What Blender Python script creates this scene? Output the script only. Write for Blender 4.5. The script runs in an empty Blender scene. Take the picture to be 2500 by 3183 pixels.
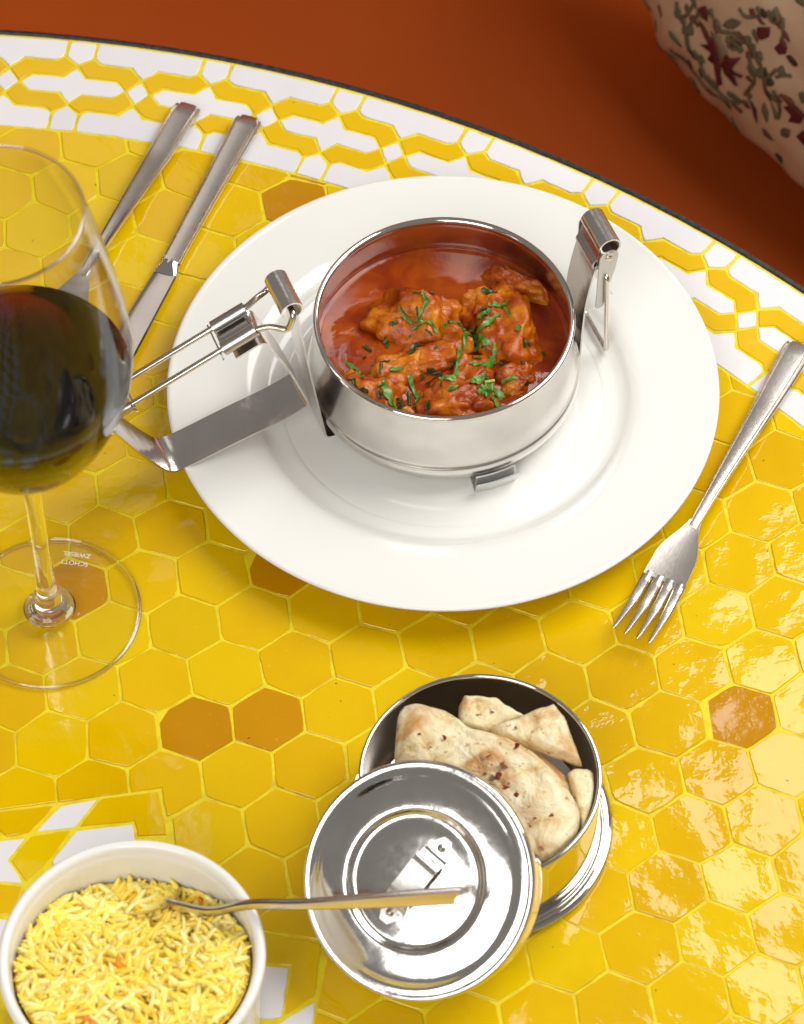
import bpy, math, random
from mathutils import Vector, Matrix, noise
from mathutils.bvhtree import BVHTree

random.seed(7)
R = math.radians
PI = math.pi
scene = bpy.context.scene

# ------------------------------------------------------------------ camera
cam_d = bpy.data.cameras.new("Camera")
cam = bpy.data.objects.new("Camera", cam_d)
scene.collection.objects.link(cam)
cam.location = (-0.01955, -1.00772, 1.29655)
cam.rotation_euler = (Matrix.Rotation(R(90 - 53.9326), 3, 'X') @ Matrix.Rotation(R(0.0321), 3, 'Z')).to_euler()
cam_d.sensor_fit = 'HORIZONTAL'
cam_d.sensor_width = 24.0
cam_d.lens = 10587.5 / 2500 * 24.0
cam_d.clip_start = 0.05
cam_d.clip_end = 50
cam_d.dof.use_dof = True
cam_d.dof.focus_distance = 1.600
cam_d.dof.aperture_fstop = 13.0
scene.camera = cam

# ------------------------------------------------------------------ light
world = bpy.data.worlds.new("World")
scene.world = world
world.use_nodes = True
bg = world.node_tree.nodes["Background"]
bg.inputs[0].default_value = (1.0, 0.94, 0.88, 1)
bg.inputs[1].default_value = 0.23


def area(name, loc, target, sx, sy, power, col):
    d = bpy.data.lights.new(name, 'AREA')
    d.shape = 'RECTANGLE'
    d.size, d.size_y, d.energy, d.color = sx, sy, power, col
    o = bpy.data.objects.new(name, d)
    scene.collection.objects.link(o)
    o.location = loc
    o.rotation_euler = (Vector(target) - Vector(loc)).to_track_quat('-Z', 'Y').to_euler()
    return o


area("key_softbox", (0.80, 0.42, 1.12), (0.02, -0.03, 0), 1.05, 0.98, 23.5, (1.0, 0.99, 0.97))
area("back_left_softbox", (-0.41, 1.12, 1.16), (-0.1, 0.1, 0), 0.42, 0.50, 0.50, (1.0, 0.97, 0.93))
area("fill_softbox", (-0.50, -1.45, 1.28), (0, 0, 0), 1.15, 1.15, 21.5, (1.0, 0.99, 0.97))

scene.view_settings.view_transform = 'Standard'
scene.view_settings.look = 'None'
scene.view_settings.exposure = 0.0
scene.view_settings.gamma = 1.0
scene.view_settings.use_curve_mapping = False
scene.render.engine = 'CYCLES'
scene.cycles.max_bounces = 9
scene.cycles.transmission_bounces = 8
scene.cycles.transparent_max_bounces = 12
scene.cycles.glossy_bounces = 5
scene.cycles.diffuse_bounces = 4


# ------------------------------------------------------------------ helpers
def link(o, parent=None, loc=None):
    scene.collection.objects.link(o)
    if loc is not None:
        o.location = loc
    if parent is not None:
        o.parent = parent
    return o


def mesh_obj(name, verts, faces, mat, parent=None, loc=None, smooth=True, sharp=38):
    me = bpy.data.meshes.new(name)
    me.from_pydata([tuple(v) for v in verts], [], faces)
    me.update()
    if mat is not None:
        me.materials.append(mat)
    if smooth:
        me.shade_smooth()
        if sharp:
            me.set_sharp_from_angle(angle=R(sharp))
    else:
        me.shade_flat()
    return link(bpy.data.objects.new(name, me), parent, loc)


def empty(name, loc=(0, 0, 0), rot=(0, 0, 0)):
    o = bpy.data.objects.new(name, None)
    o.empty_display_size = 0.02
    link(o, None, loc)
    o.rotation_euler = rot
    return o


def tag(o, label=None, cat=None, group=None, kind=None):
    if label: o["label"] = label
    if cat: o["category"] = cat
    if group: o["group"] = group
    if kind: o["kind"] = kind
    return o


class MB:
    """collects verts / faces of one mesh"""
    def __init__(s): s.v, s.f = [], []
    def add(s, v, f):
        n = len(s.v)
        s.v += [tuple(p) for p in v]
        s.f += [tuple(i + n for i in q) for q in f]
        return s
    def obj(s, name, mat, parent=None, loc=None, **k):
        return mesh_obj(name, s.v, s.f, mat, parent, loc, **k)


def lathe(prof, seg=96, a0=0.0, a1=2 * PI):
    full = abs(a1 - a0 - 2 * PI) < 1e-6
    v, f = [], []
    n = seg if full else seg + 1
    for r, z in prof:
        for i in range(n):
            a = a0 + (a1 - a0) * i / seg
            v.append((r * math.cos(a), r * math.sin(a), z))
    for j in range(len(prof) - 1):
        for i in range(seg):
            k = (i + 1) % n
            f.append((j * n + i, j * n + k, (j + 1) * n + k, (j + 1) * n + i))
    return v, f


def spline(pts, per=8):
    """Catmull-Rom through points of any dimension"""
    P = [Vector(p) for p in pts]
    P = [P[0] * 2 - P[1]] + P + [P[-1] * 2 - P[-2]]
    out = []
    for i in range(1, len(P) - 2):
        a, b, c, d = P[i - 1:i + 3]
        for k in range(per):
            t = k / per
            out.append(0.5 * ((2 * b) + (c - a) * t + (2 * a - 5 * b + 4 * c - d) * t * t + (3 * b - a - 3 * c + d) * t ** 3))
    out.append(P[-2].copy())
    return out


def fillet(pts, rad, n=6):
    """round the corners of an open polyline"""
    P = [Vector(p) for p in pts]
    out = [P[0]]
    for i in range(1, len(P) - 1):
        r = rad[i - 1] if isinstance(rad, (list, tuple)) else rad
        a, b, c = P[i - 1], P[i], P[i + 1]
        u, w = (a - b), (c - b)
        r = min(r, u.length * .48, w.length * .48)
        p0, p1 = b + u.normalized() * r, b + w.normalized() * r
        for k in range(n + 1):
            t = k / n
            out.append(p0 * (1 - t) ** 2 + b * 2 * t * (1 - t) + p1 * t * t)
    out.append(P[-1])
    return out


def strap(path, y0, y1, t):
    """flat strip: path in the XZ plane, width along Y, thickness t"""
    P = [Vector((p[0], p[1])) for p in path]
    v, f = [], []
    n = len(P)
    for i, p in enumerate(P):
        d = (P[min(i + 1, n - 1)] - P[max(i - 1, 0)]).normalized()
        nn = Vector((-d.y, d.x)) * t / 2
        for s, y in ((1, y0), (1, y1), (-1, y1), (-1, y0)):
            q = p + nn * s
            v.append((q.x, y, q.y))
    for i in range(n - 1):
        for k in range(4):
            f.append((i * 4 + k, i * 4 + (k + 1) % 4, (i + 1) * 4 + (k + 1) % 4, (i + 1) * 4 + k))
    f += [(0, 3, 2, 1), tuple(4 * (n - 1) + k for k in range(4))]
    return v, f


def bowed_strap(path, y0, y1, t, crown, cols=9):
    """flat strip like strap(), slightly crowned across its width"""
    P = [Vector((p[0], p[1])) for p in path]
    n, v, f = len(P), [], []
    m = 2 * cols
    for i, p in enumerate(P):
        d = (P[min(i + 1, n - 1)] - P[max(i - 1, 0)]).normalized()
        nn = Vector((-d.y, d.x))
        for s in (1, -1):
            for k in range(cols):
                e = -1 + 2 * k / (cols - 1)
                if s < 0: e = -e
                q = p + nn * (s * t / 2 - crown * (1 - e * e))
                v.append((q.x, (y0 + y1) / 2 + (y1 - y0) / 2 * e, q.y))
    for i in range(n - 1):
        for k in range(m):
            f.append((i * m + k, i * m + (k + 1) % m, (i + 1) * m + (k + 1) % m, (i + 1) * m + k))
    f += [tuple(range(m))[::-1], tuple((n - 1) * m + k for k in range(m))]
    return v, f


def wire(path, r, seg=12):
    P = [Vector(p) for p in path]
    n = len(P)
    v, f = [], []
    d = (P[1] - P[0]).normalized()
    side = d.orthogonal().normalized()
    for i, p in enumerate(P):
        d = (P[min(i + 1, n - 1)] - P[max(i - 1, 0)]).normalized()
        side = (side - d * side.dot(d)).normalized()
        up = d.cross(side)
        rr = r[i] if isinstance(r, (list, tuple)) else r
        for k in range(seg):
            a = 2 * PI * k / seg
            v.append(p + (side * math.cos(a) + up * math.sin(a)) * rr)
    for i in range(n - 1):
        for k in range(seg):
            f.append((i * seg + k, i * seg + (k + 1) % seg, (i + 1) * seg + (k + 1) % seg, (i + 1) * seg + k))
    f += [tuple(range(seg))[::-1], tuple((n - 1) * seg + k for k in range(seg))]
    return v, f


def plate_xz(outline, y0, y1):
    """flat polygon in XZ, extruded along Y"""
    n = len(outline)
    v = [(p[0], y0, p[1]) for p in outline] + [(p[0], y1, p[1]) for p in outline]
    f = [tuple(range(n)), tuple(range(2 * n - 1, n - 1, -1))]
    f += [(i, i + n, (i + 1) % n + n, (i + 1) % n) for i in range(n)]
    return v, f


def fbm(p, o=4):
    return noise.fractal(Vector(p), 1.0, 2.0, o)


# ------------------------------------------------------------------ materials
class NT:
    def __init__(s, name):
        s.m = bpy.data.materials.new(name)
        s.m.use_nodes = True
        s.t = s.m.node_tree
        s.b = s.t.nodes["Principled BSDF"]
        s.out = s.t.nodes["Material Output"]
    def n(s, typ, **k):
        o = s.t.nodes.new(typ)
        for a, b in k.items():
            if a.startswith("i_"):
                o.inputs[a[2:].replace("_", " ")].default_value = b
            else:
                setattr(o, a, b)
        return o
    def l(s, a, b): s.t.links.new(a, b)
    def set(s, **k):
        for a, b in k.items():
            s.b.inputs[a.replace("_", " ")].default_value = b
        return s
    def noise(s, scale, detail=3, vec=None, rough=.5, dist=0):
        o = s.n('ShaderNodeTexNoise')
        o.inputs['Scale'].default_value = scale
        o.inputs['Detail'].default_value = detail
        o.inputs['Roughness'].default_value = rough
        o.inputs['Distortion'].default_value = dist
        if vec is not None: s.l(vec, o.inputs['Vector'])
        return o
    def ramp(s, fac, stops):
        o = s.n('ShaderNodeValToRGB')
        e = o.color_ramp.elements
        while len(e) < len(stops): e.new(.5)
        for i, (p, c) in enumerate(stops):
            e[i].position = p
            e[i].color = c if len(c) == 4 else (*c, 1)
        s.l(fac, o.inputs[0])
        return o
    def rough(s, fac, a, b):
        o = s.n('ShaderNodeMapRange')
        o.inputs['To Min'].default_value = a
        o.inputs['To Max'].default_value = b
        s.l(fac, o.inputs['Value'])
        s.l(o.outputs[0], s.b.inputs['Roughness'])
    def bump(s, h, strength, dist, prev=None):
        o = s.n('ShaderNodeBump')
        o.inputs['Strength'].default_value = strength
        o.inputs['Distance'].default_value = dist
        s.l(h, o.inputs['Height'])
        if prev is not None: s.l(prev.outputs[0], o.inputs['Normal'])
        s.l(o.outputs[0], s.b.inputs['Normal'])
        return o


def pos_vec(t, rnd=False):
    g = t.n('ShaderNodeNewGeometry')
    if not rnd:
        return g.outputs['Position']
    oi = t.n('ShaderNodeObjectInfo')
    mul = t.n('ShaderNodeMath', operation='MULTIPLY')
    mul.inputs[1].default_value = 37.0
    t.l(oi.outputs['Random'], mul.inputs[0])
    add = t.n('ShaderNodeVectorMath', operation='ADD')
    t.l(g.outputs['Position'], add.inputs[0])
    t.l(mul.outputs[0], add.inputs[1])
    return add.outputs[0]


def glaze(name, stops, wave=1.0, rough=(.03, .10), speck=True, coat=0.0):
    """hand-made glazed tile: uneven colour, pin holes, wavy gloss"""
    t = NT(name)
    vec = pos_vec(t, True)
    oi = t.n('ShaderNodeObjectInfo')
    n1 = t.noise(38, 3, vec)
    mix = t.n('ShaderNodeMath', operation='MULTIPLY_ADD')
    mix.inputs[1].default_value = .42
    t.l(n1.outputs[0], mix.inputs[0])
    sc = t.n('ShaderNodeMath', operation='MULTIPLY')
    sc.inputs[1].default_value = .58
    t.l(oi.outputs['Random'], sc.inputs[0])
    t.l(sc.outputs[0], mix.inputs[2])
    col = t.ramp(mix.outputs[0], stops)
    last = col.outputs[0]
    if speck:
        s1 = t.noise(520, 2, vec)
        m1 = t.ramp(s1.outputs[0], [(.70, (0, 0, 0)), (.76, (1, 1, 1))])
        mx = t.n('ShaderNodeMix', data_type='RGBA')
        t.l(m1.outputs[0], mx.inputs[0])
        t.l(last, mx.inputs[6])
        mx.inputs[7].default_value = (.80, .56, .06, 1)
        f = t.n('ShaderNodeMath', operation='MULTIPLY'); f.inputs[1].default_value = .35
        t.l(m1.outputs[0], f.inputs[0]); t.l(f.outputs[0], mx.inputs[0])
        last = mx.outputs[2]
        s2 = t.noise(300, 1, vec)
        m2 = t.ramp(s2.outputs[0], [(.80, (0, 0, 0)), (.82, (1, 1, 1))])
        mx2 = t.n('ShaderNodeMix', data_type='RGBA')
        t.l(m2.outputs[0], mx2.inputs[0]); t.l(last, mx2.inputs[6])
        mx2.inputs[7].default_value = (.12, .06, .02, 1)
        last = mx2.outputs[2]
    t.l(last, t.b.inputs['Base Color'])
    n2 = t.noise(170, 3, vec)
    t.rough(n2.outputs[0], *rough)
    w1 = t.noise(26, 1, vec)
    w2 = t.noise(95, 3, vec)
    b1 = t.bump(w1.outputs[0], 1.0, .0020 * wave)
    t.bump(w2.outputs[0], 1.0, .00035 * wave, b1)
    t.set(IOR=1.43)
    t.b.inputs['Coat Weight'].default_value = coat
    return t.m


def steel(name, col, rough=(.1, .2), streak=None, bump=0.0, smudge=1.0, dent=0.0):
    t = NT(name)
    tc = t.n('ShaderNodeTexCoord')
    t.set(Metallic=1.0)
    n1 = t.noise(40, 4, tc.outputs['Object'])
    a = [c * (1 - .12 * smudge) for c in col]
    cr = t.ramp(n1.outputs[0], [(.3, a), (.7, col)])
    t.l(cr.outputs[0], t.b.inputs['Base Color'])
    vec = tc.outputs['Object']
    if streak:
        mp = t.n('ShaderNodeMapping')
        mp.inputs['Scale'].default_value = streak
        t.l(vec, mp.inputs[0])
        vec = mp.outputs[0]
    n2 = t.noise(260, 4, vec, .65)
    t.rough(n2.outputs[0], *rough)
    if bump:
        b_ = t.bump(n2.outputs[0], .5, bump)
        if dent: t.bump(n1.outputs[0], .6, dent, b_)
    return t.m


# yellow / ochre / white glazes and the lemon grout
G_YEL = glaze("yellow_glaze", [(0, (.56, .30, .0005)), (.22, (.63, .365, .0006)), (.5, (.69, .425, .0008)), (.78, (.71, .475, .001)), (1, (.61, .35, .0006))])
G_OCH = glaze("ochre_glaze", [(0, (.44, .19, .0005)), (.5, (.50, .225, .0006)), (1, (.56, .26, .0008))], .8, (.05, .14))
G_OLV = glaze("olive_yellow_glaze", [(0, (.62, .40, .001)), (1, (.70, .45, .001))])
G_BAND = glaze("band_yellow_glaze", [(0, (.66, .39, .001)), (.5, (.71, .44, .001)), (1, (.68, .415, .001))], .6, (.16, .3))
G_WHT = glaze("white_glaze", [(0, (.66, .64, .65)), (.5, (.71, .69, .70)), (1, (.75, .73, .73))], .5, (.25, .4), False)

t = NT("lemon_grout")
v = pos_vec(t)
n1 = t.noise(120, 4, v)
c = t.ramp(n1.outputs[0], [(.3, (.62, .44, .002)), (.55, (.77, .62, .003)), (.8, (.70, .52, .003))])
t.l(c.outputs[0], t.b.inputs['Base Color'])
t.set(Roughness=.62)
n2 = t.noise(900, 3, v)
t.bump(n2.outputs[0], .6, .0006)
GROUT = t.m

t = NT("black_iron")
n1 = t.noise(300, 4, pos_vec(t))
c = t.ramp(n1.outputs[0], [(.4, (.006, .006, .006)), (.72, (.03, .03, .03))])
t.l(c.outputs[0], t.b.inputs['Base Color'])
t.set(Roughness=.5)
t.bump(n1.outputs[0], .5, .0006)
IRON = t.m

t = NT("rust_leather")
v = pos_vec(t)
n1 = t.noise(9, 3, v)
c = t.ramp(n1.outputs[0], [(.3, (.40, .068, .0050)), (.7, (.44, .078, .0058))])
t.l(c.outputs[0], t.b.inputs['Base Color'])
t.set(Roughness=.6)
t.b.inputs['Specular IOR Level'].default_value = .22
n2 = t.noise(420, 3, v)
t.bump(n2.outputs[0], .35, .0006)
LEATHER = t.m

t = NT("white_porcelain")
n1 = t.noise(6, 2, pos_vec(t))
c = t.ramp(n1.outputs[0], [(.3, (.78, .765, .715)), (.7, (.80, .785, .74))])
t.l(c.outputs[0], t.b.inputs['Base Color'])
t.set(Roughness=.09, IOR=1.5)
n2 = t.noise(14, 1, pos_vec(t))
t.bump(n2.outputs[0], .4, .0012)
PORC = t.m

STEEL_POT = steel("satin_steel", (.76, .73, .69), (.18, .30), (1, 1, 14), .00002, 1.4, .0004)
STEEL_IN = steel("inner_steel", (.75, .70, .65), (.14, .26), (1, 1, 20), .00003)
STEEL_STRAP = steel("strap_steel", (.76, .71, .67), (.14, .26), (3, 14, 3), .00003, 1.0, .0016)
STEEL_ROLL = steel("rolled_steel", (.60, .57, .53), (.22, .36), (20, 2, 20), .00003)
STEEL_WIRE = steel("wire_steel", (.70, .65, .58), (.14, .22))
STEEL_LID = steel("mirror_steel", (.82, .79, .75), (.06, .20), None, .00004, 1.3, .0006)
STEEL_TIN = steel("polished_steel", (.78, .75, .70), (.05, .10))
STEEL_CUT = steel("cutlery_steel", (.74, .68, .62), (.17, .32), (6, 1.5, 6), .00004)
STEEL_BLADE = steel("blade_steel", (.62, .55, .50), (.09, .2), (10, 1.5, 6), .00003)
STEEL_TAB = steel("dull_tab_steel", (.74, .73, .71), (.36, .52), (14, 2, 3), .00004)

# ================================================================== bench
SEAT_Z = -0.25
mb = MB()
nx, ny = 40, 30
X0, X1, Y0, Y1 = -1.2, 1.3, -0.1, 0.58
for j in range(ny + 1):
    for i in range(nx + 1):
        x = X0 + (X1 - X0) * i / nx
        y = Y0 + (Y1 - Y0) * j / ny
        e = min(1, (Y1 - y) / .06)
        f_ = min(1, (y - Y0) / .05)
        mb.v.append((x, y, SEAT_Z + .004 * fbm((x * 2.2, y * 2.2, 3), 2) - .02 * (1 - math.sqrt(max(0, 1 - (1 - e) ** 2))) - .03 * (1 - math.sqrt(max(0, 1 - (1 - f_) ** 2)))))
for j in range(ny):
    for i in range(nx):
        a = j * (nx + 1) + i
        mb.f.append((a, a + 1, a + nx + 2, a + nx + 1))
n = len(mb.v)
mb.add([(X0, Y0, -.75), (X1, Y0, -.75), (X1, Y1, -.75), (X0, Y1, -.75)], [])
bench = empty("banquette_bench", (0, .25, -.75))
tag(bench, "rust-brown leather banquette bench behind the tiled table", "bench")
mb.f.append(tuple(range(nx + 1))[::-1][:0] or (0, nx, n + 1, n))
sb = mb.obj("seat", LEATHER, bench)
sb.location = (0, -.25, .75)
# backrest, just behind the top of the picture
mb = MB()
prof = fillet([(.575, -.30), (.592, -.10), (.635, .28), (.74, .28), (.74, -.75)], [.03, .06, .03, .02], 8)
for x in (-1.2, 1.3):
    mb.v += [(x, p.x, p.y) for p in prof]
m_ = len(prof)
for i in range(m_ - 1):
    mb.f.append((i, i + 1, m_ + i + 1, m_ + i))
br = mb.obj("backrest", LEATHER, bench)
br.location = (0, -.25, .75)

# ================================================================== table
TC = Vector((-.28049, -.43247))
R_OUT, R_MID = .6804, .6490
V_OUT, V_IN = .0312, .0318
R_IN = R_MID - V_IN
table = empty("round_table", (TC.x, TC.y, -.75))
tag(table, "round table topped with yellow hexagon tiles and a white patterned border", "table")
TZ = .75
# grout bed with board under it
bed = lathe([(0, -.00042), (R_OUT + .0006, -.00042), (R_OUT + .0006, -.032), (0, -.032)], 180)
mesh_obj("grout_bed", *bed, GROUT, table, (0, 0, TZ))
band = lathe([(R_OUT + .0007, -.034), (R_OUT + .0007, -.0006), (R_OUT + .0016, .0004), (R_OUT + .0036, .0003), (R_OUT + .0044, -.0008), (R_OUT + .0044, -.034), (R_OUT + .0007, -.034)], 240)
mesh_obj("iron_edge_band", *band, IRON, table, (0, 0, TZ))
ped = lathe([(0, -.033), (.22, -.033), (.22, -.045), (.05, -.06), (.04, -.10), (.04, -.68), (.06, -.70), (.26, -.735), (.27, -.75), (0, -.75)], 48)
mesh_obj("pedestal", *ped, IRON, table, (0, 0, TZ))


def area2(P):
    return sum(P[i][0] * P[(i + 1) % len(P)][1] - P[(i + 1) % len(P)][0] * P[i][1] for i in range(len(P))) / 2


def inset(P, d):
    """offset each edge inward (CCW polygon)"""
    n = len(P)
    out = []
    for i in range(n):
        a, b, c = Vector(P[i - 1]), Vector(P[i]), Vector(P[(i + 1) % n])
        u, w = (b - a).normalized(), (c - b).normalized()
        n1, n2 = Vector((-u.y, u.x)), Vector((-w.y, w.x))
        k = 1 + n1.dot(n2)
        m = (n1 + n2) / max(k, .35)
        dd = d[i] if isinstance(d, list) else d
        out.append(b + m * dd)
    return out


def clean(P, eps=.0011):
    out = []
    for p in P:
        if not out or (Vector(p) - Vector(out[-1])).length > eps:
            out.append(Vector(p))
    if len(out) > 2 and (out[0] - out[-1]).length < eps:
        out.pop()
    return out


def clip(P, keep):
    """clip polygon to keep(p) >= 0 (linear interpolation)"""
    out = []
    n = len(P)
    for i in range(n):
        a, b = Vector(P[i]), Vector(P[(i + 1) % n])
        fa, fb = keep(a), keep(b)
        if fa >= 0: out.append(a)
        if fa * fb < 0: out.append(a + (b - a) * (fa / (fa - fb)))
    return out


def tile_mesh(P, rng, gap=(.00035, .00090), lump=.00016, th=.004, simple=False, tilt=.0075):
    """verts / faces of one hand-cut tile around its own centre"""
    P = clean(P)
    if len(P) < 3: return None
    if area2(P) < 0: P = P[::-1]
    if area2(P) < 2.2e-5: return None
    Q = inset(P, [rng.uniform(*gap) for _ in P])
    c = sum(Q, Vector((0, 0))) / len(Q)
    if not simple:
        S = []
        n = len(Q)
        for i in range(n):
            a, b = Q[i], Q[(i + 1) % n]
            L = (b - a).length
            k = max(2, int(L / .0035))
            nn = Vector((-(b - a).y, (b - a).x)).normalized()
            if i or True:
                S.append(a + (c - a).normalized() * rng.uniform(.0001, .0006))
            for j in range(1, k):
                S.append(a.lerp(b, j / k) + nn * rng.uniform(-lump, lump * 1.5))
        Q = S
    n = len(Q)
    ed = .00028
    I = inset(Q, ed)
    tx, ty = rng.gauss(0, tilt), rng.gauss(0, tilt)
    if tilt == .012: tx, ty = abs(tx) + .012, ty
    dz = rng.uniform(-.0001, .00015)
    zz = lambda p, z: z + dz + (p.x - c.x) * tx + (p.y - c.y) * ty
    v = [(p.x - c.x, p.y - c.y, -th) for p in Q]
    v += [(p.x - c.x, p.y - c.y, zz(p, -.00022)) for p in Q]
    v += [(p.x - c.x, p.y - c.y, zz(p, 0)) for p in I]
    f = []
    for i in range(n):
        k = (i + 1) % n
        f.append((i, k, n + k, n + i))
        f.append((n + i, n + k, 2 * n + k, 2 * n + i))
    f.append(tuple(range(2 * n, 3 * n)))
    return v, f, c


rng = random.Random(11)
CAM = Vector(cam.location)
cm = cam.rotation_euler.to_matrix()


def in_view(p, m=1.12):
    d = cm.transposed() @ (Vector((p.x, p.y, 0)) - CAM)
    fx = cam_d.lens / 12.0
    return abs(d.x / -d.z * fx) < m and abs(d.y / -d.z * fx) < m * 1.273


REST = {}


def tile(P, name, mat, **k):
    c = sum((Vector(p) for p in P), Vector((0, 0))) / len(P)
    if in_view(c):
        r = tile_mesh(P, rng, **k)
        if r is None: return
        v, f, c = r
        return mesh_obj(name, v, f, mat, table, (c.x - TC.x, c.y - TC.y, TZ), sharp=30)
    r = tile_mesh(P, rng, simple=True)
    if r is None: return
    v, f, c = r
    REST.setdefault(mat.name, (MB(), mat))[0].add([(a + c.x - TC.x, b + c.y - TC.y, z) for a, b, z in v], f)


# ---- border strapwork: 58 repeats round the rim, unit = one repeat
NP = 59
PH = R(82.03)
LU = 2 * PI / NP
LN = R_MID * LU


def bp(u, v_):
    a = PH - u * LU
    r = R_MID + v_ * LN
    return (TC.x + r * math.cos(a), TC.y + r * math.sin(a))


VH = {1: V_OUT / LN, -1: V_IN / LN}


def arc_top(u0, u1, v_, n):
    return [bp(u0 + (u1 - u0) * i / n, v_) for i in range(n + 1)]


def jit(u, v_):
    return bp(u, v_)


for k in range(NP):
    for s in (1, -1):
        # white pentagon and long white tile against the edge
        B = lambda pts: [bp(k + u, s * w) for u, w in pts]
        tile(B([(-.10, .285), (0, .205), (.10, .285)]) + arc_top(k + .10, k - .10, s * VH[s], 2), "white_pentagon_tile", G_WHT, tilt=.004, gap=(.00025, .00065))
        tile(B([(.11, .285), (.165, .242), (.40, .242), (.5, .135), (.60, .242), (.835, .242), (.89, .285)]) + arc_top(k + .89, k + .11, s * VH[s], 5), "long_white_tile", G_WHT, tilt=.003, gap=(.00025, .00065))
        # two bent yellow tiles
        tile(B([(.0, .198), (.105, .283), (.165, .236), (.395, .236), (.5, .125), (.405, .0), (.322, .088), (.088, .088)]), "bent_yellow_tile", G_BAND, tilt=.004, gap=(.00025, .00065))
        tile(B([(1 - .0, .198), (1 - .105, .283), (1 - .165, .236), (1 - .395, .236), (1 - .5, .125), (1 - .405, .0), (1 - .322, .088), (1 - .088, .088)]), "bent_yellow_tile", G_BAND, tilt=.004, gap=(.00025, .00065))
    B = lambda pts: [bp(k + u, w) for u, w in pts]
    tile(B([(.405, 0), (.322, .084), (.088, .084), (0, .192), (-.088, .084), (-.322, .084), (-.405, 0), (-.322, -.084), (-.088, -.084), (0, -.192), (.088, -.084), (.322, -.084)]), "white_star_tile", G_WHT, tilt=.003, gap=(.00025, .00065))
    tile(B([(.5, .118), (.405, 0), (.5, -.118), (.595, 0)]), "white_diamond_tile", G_WHT, tilt=.004, gap=(.00025, .00065))

# ---- hexagon field
HS, HA = .0325, R(7.9242)
HO = Vector((-.13226, -.15804))
HY = .9824        # rows sit a little closer than a true hexagon grid
HX, HP = Vector((math.cos(HA), math.sin(HA))), Vector((-math.sin(HA), math.cos(HA))) * HY


def hexpt(i, j, q=None):
    a, b = HS * (i + j * .5), HS * j * math.sqrt(3) / 2
    if q is not None:
        a += math.cos(PI / 6 + q * PI / 3) * HS / math.sqrt(3)
        b += math.sin(PI / 6 + q * PI / 3) * HS / math.sqrt(3)
    return HO + HX * a + HP * b


# medallion star whose points cut into the hexagons near the rice bowl
ST1 = (Vector((-.1271, -.2158)), Vector((-.2304, -.2322)), Vector((-.1134, -.2795)))
ST2 = (Vector((-.0507, -.2936)), Vector((-.1134, -.2795)), Vector((-.0581, -.3378)))


def wedge(p, W):
    """positive outside the 90 degree star point"""
    c, a, b = W
    u, w = (a - c).normalized(), (b - c).normalized()
    nu, nw = Vector((-u.y, u.x)), Vector((-w.y, w.x))
    if nu.dot(w) < 0: nu = -nu
    if nw.dot(u) < 0: nw = -nw
    d = p - c
    return max(-nu.dot(d), -nw.dot(d))


def cut_star(P, W):
    inside = [wedge(Vector(p), W) < 0 for p in P]
    if not any(inside): return P
    if all(inside): return []
    out = []
    n = len(P)
    for i in range(n):
        a, b = Vector(P[i]), Vector(P[(i + 1) % n])
        fa, fb = wedge(a, W), wedge(b, W)
        if fa >= 0: out.append(a)
        if fa * fb < 0:
            lo, hi = a, b
            for _ in range(24):
                m = (lo + hi) / 2
                if (wedge(m, W) >= 0) == (fa >= 0): lo = m
                else: hi = m
            out.append((lo + hi) / 2)
            if fa >= 0:            # going in: the star point itself may lie in the tile
                c = W[0]
                crosses = 0
                for q in range(n):
                    p1, p2 = Vector(P[q]), Vector(P[(q + 1) % n])
                    if ((p2 - p1).x * (c - p1).y - (p2 - p1).y * (c - p1).x) * area2(P) < 0: crosses += 1
                if crosses == 0: out.append(c)
    return out


DARK = [(-.112, -.183), (-.080, -.178), (.133, -.172), (-.078, .139), (-.174, -.105), (-.202, -.142), (.018, -.149), (.103, -.027), (-.146, -.066), (-.070, -.093)]
OLIVE = [(-.171, .146), (-.107, -.126), (.088, -.171), (-.035, -.300)]


def hex_at(i, j):
    return hexpt(i, j), [hexpt(i, j, q) for q in range(6)]


# shared, slightly displaced corners so that neighbours still fit
CORNER = {}


def wob(p):
    k = (round(p.x * 2000), round(p.y * 2000))
    for dx in (-1, 0, 1):
        for dy in (-1, 0, 1):
            if (k[0] + dx, k[1] + dy) in CORNER: return CORNER[(k[0] + dx, k[1] + dy)]
    CORNER[k] = p + Vector((rng.gauss(0, .00045), rng.gauss(0, .00045)))
    return CORNER[k]


keep_in = lambda p: R_IN - .0002 - (p - TC).length
for i in range(-60, 61):
    for j in range(-60, 61):
        c, P = hex_at(i, j)
        if (c - TC).length > R_IN + HS: continue
        P = [wob(p) for p in P]
        P = clip(P, keep_in)
        if len(P) < 3: continue
        P = cut_star(P, ST1)
        if len(P) < 3: continue
        P = cut_star(P, ST2)
        if len(P) < 3: continue
        c = sum((Vector(p) for p in P), Vector((0, 0))) / len(P)
        mat = G_YEL
        if any((c - Vector(d)).length < .013 for d in DARK): mat = G_OCH
        elif any((c - Vector(d)).length < .014 for d in OLIVE): mat = G_OLV
        elif not in_view(c) and rng.random() < .06: mat = G_OCH
        tile(P, "hexagon_tile", mat, **({'tilt': .012} if mat is G_OCH else {}))

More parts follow.
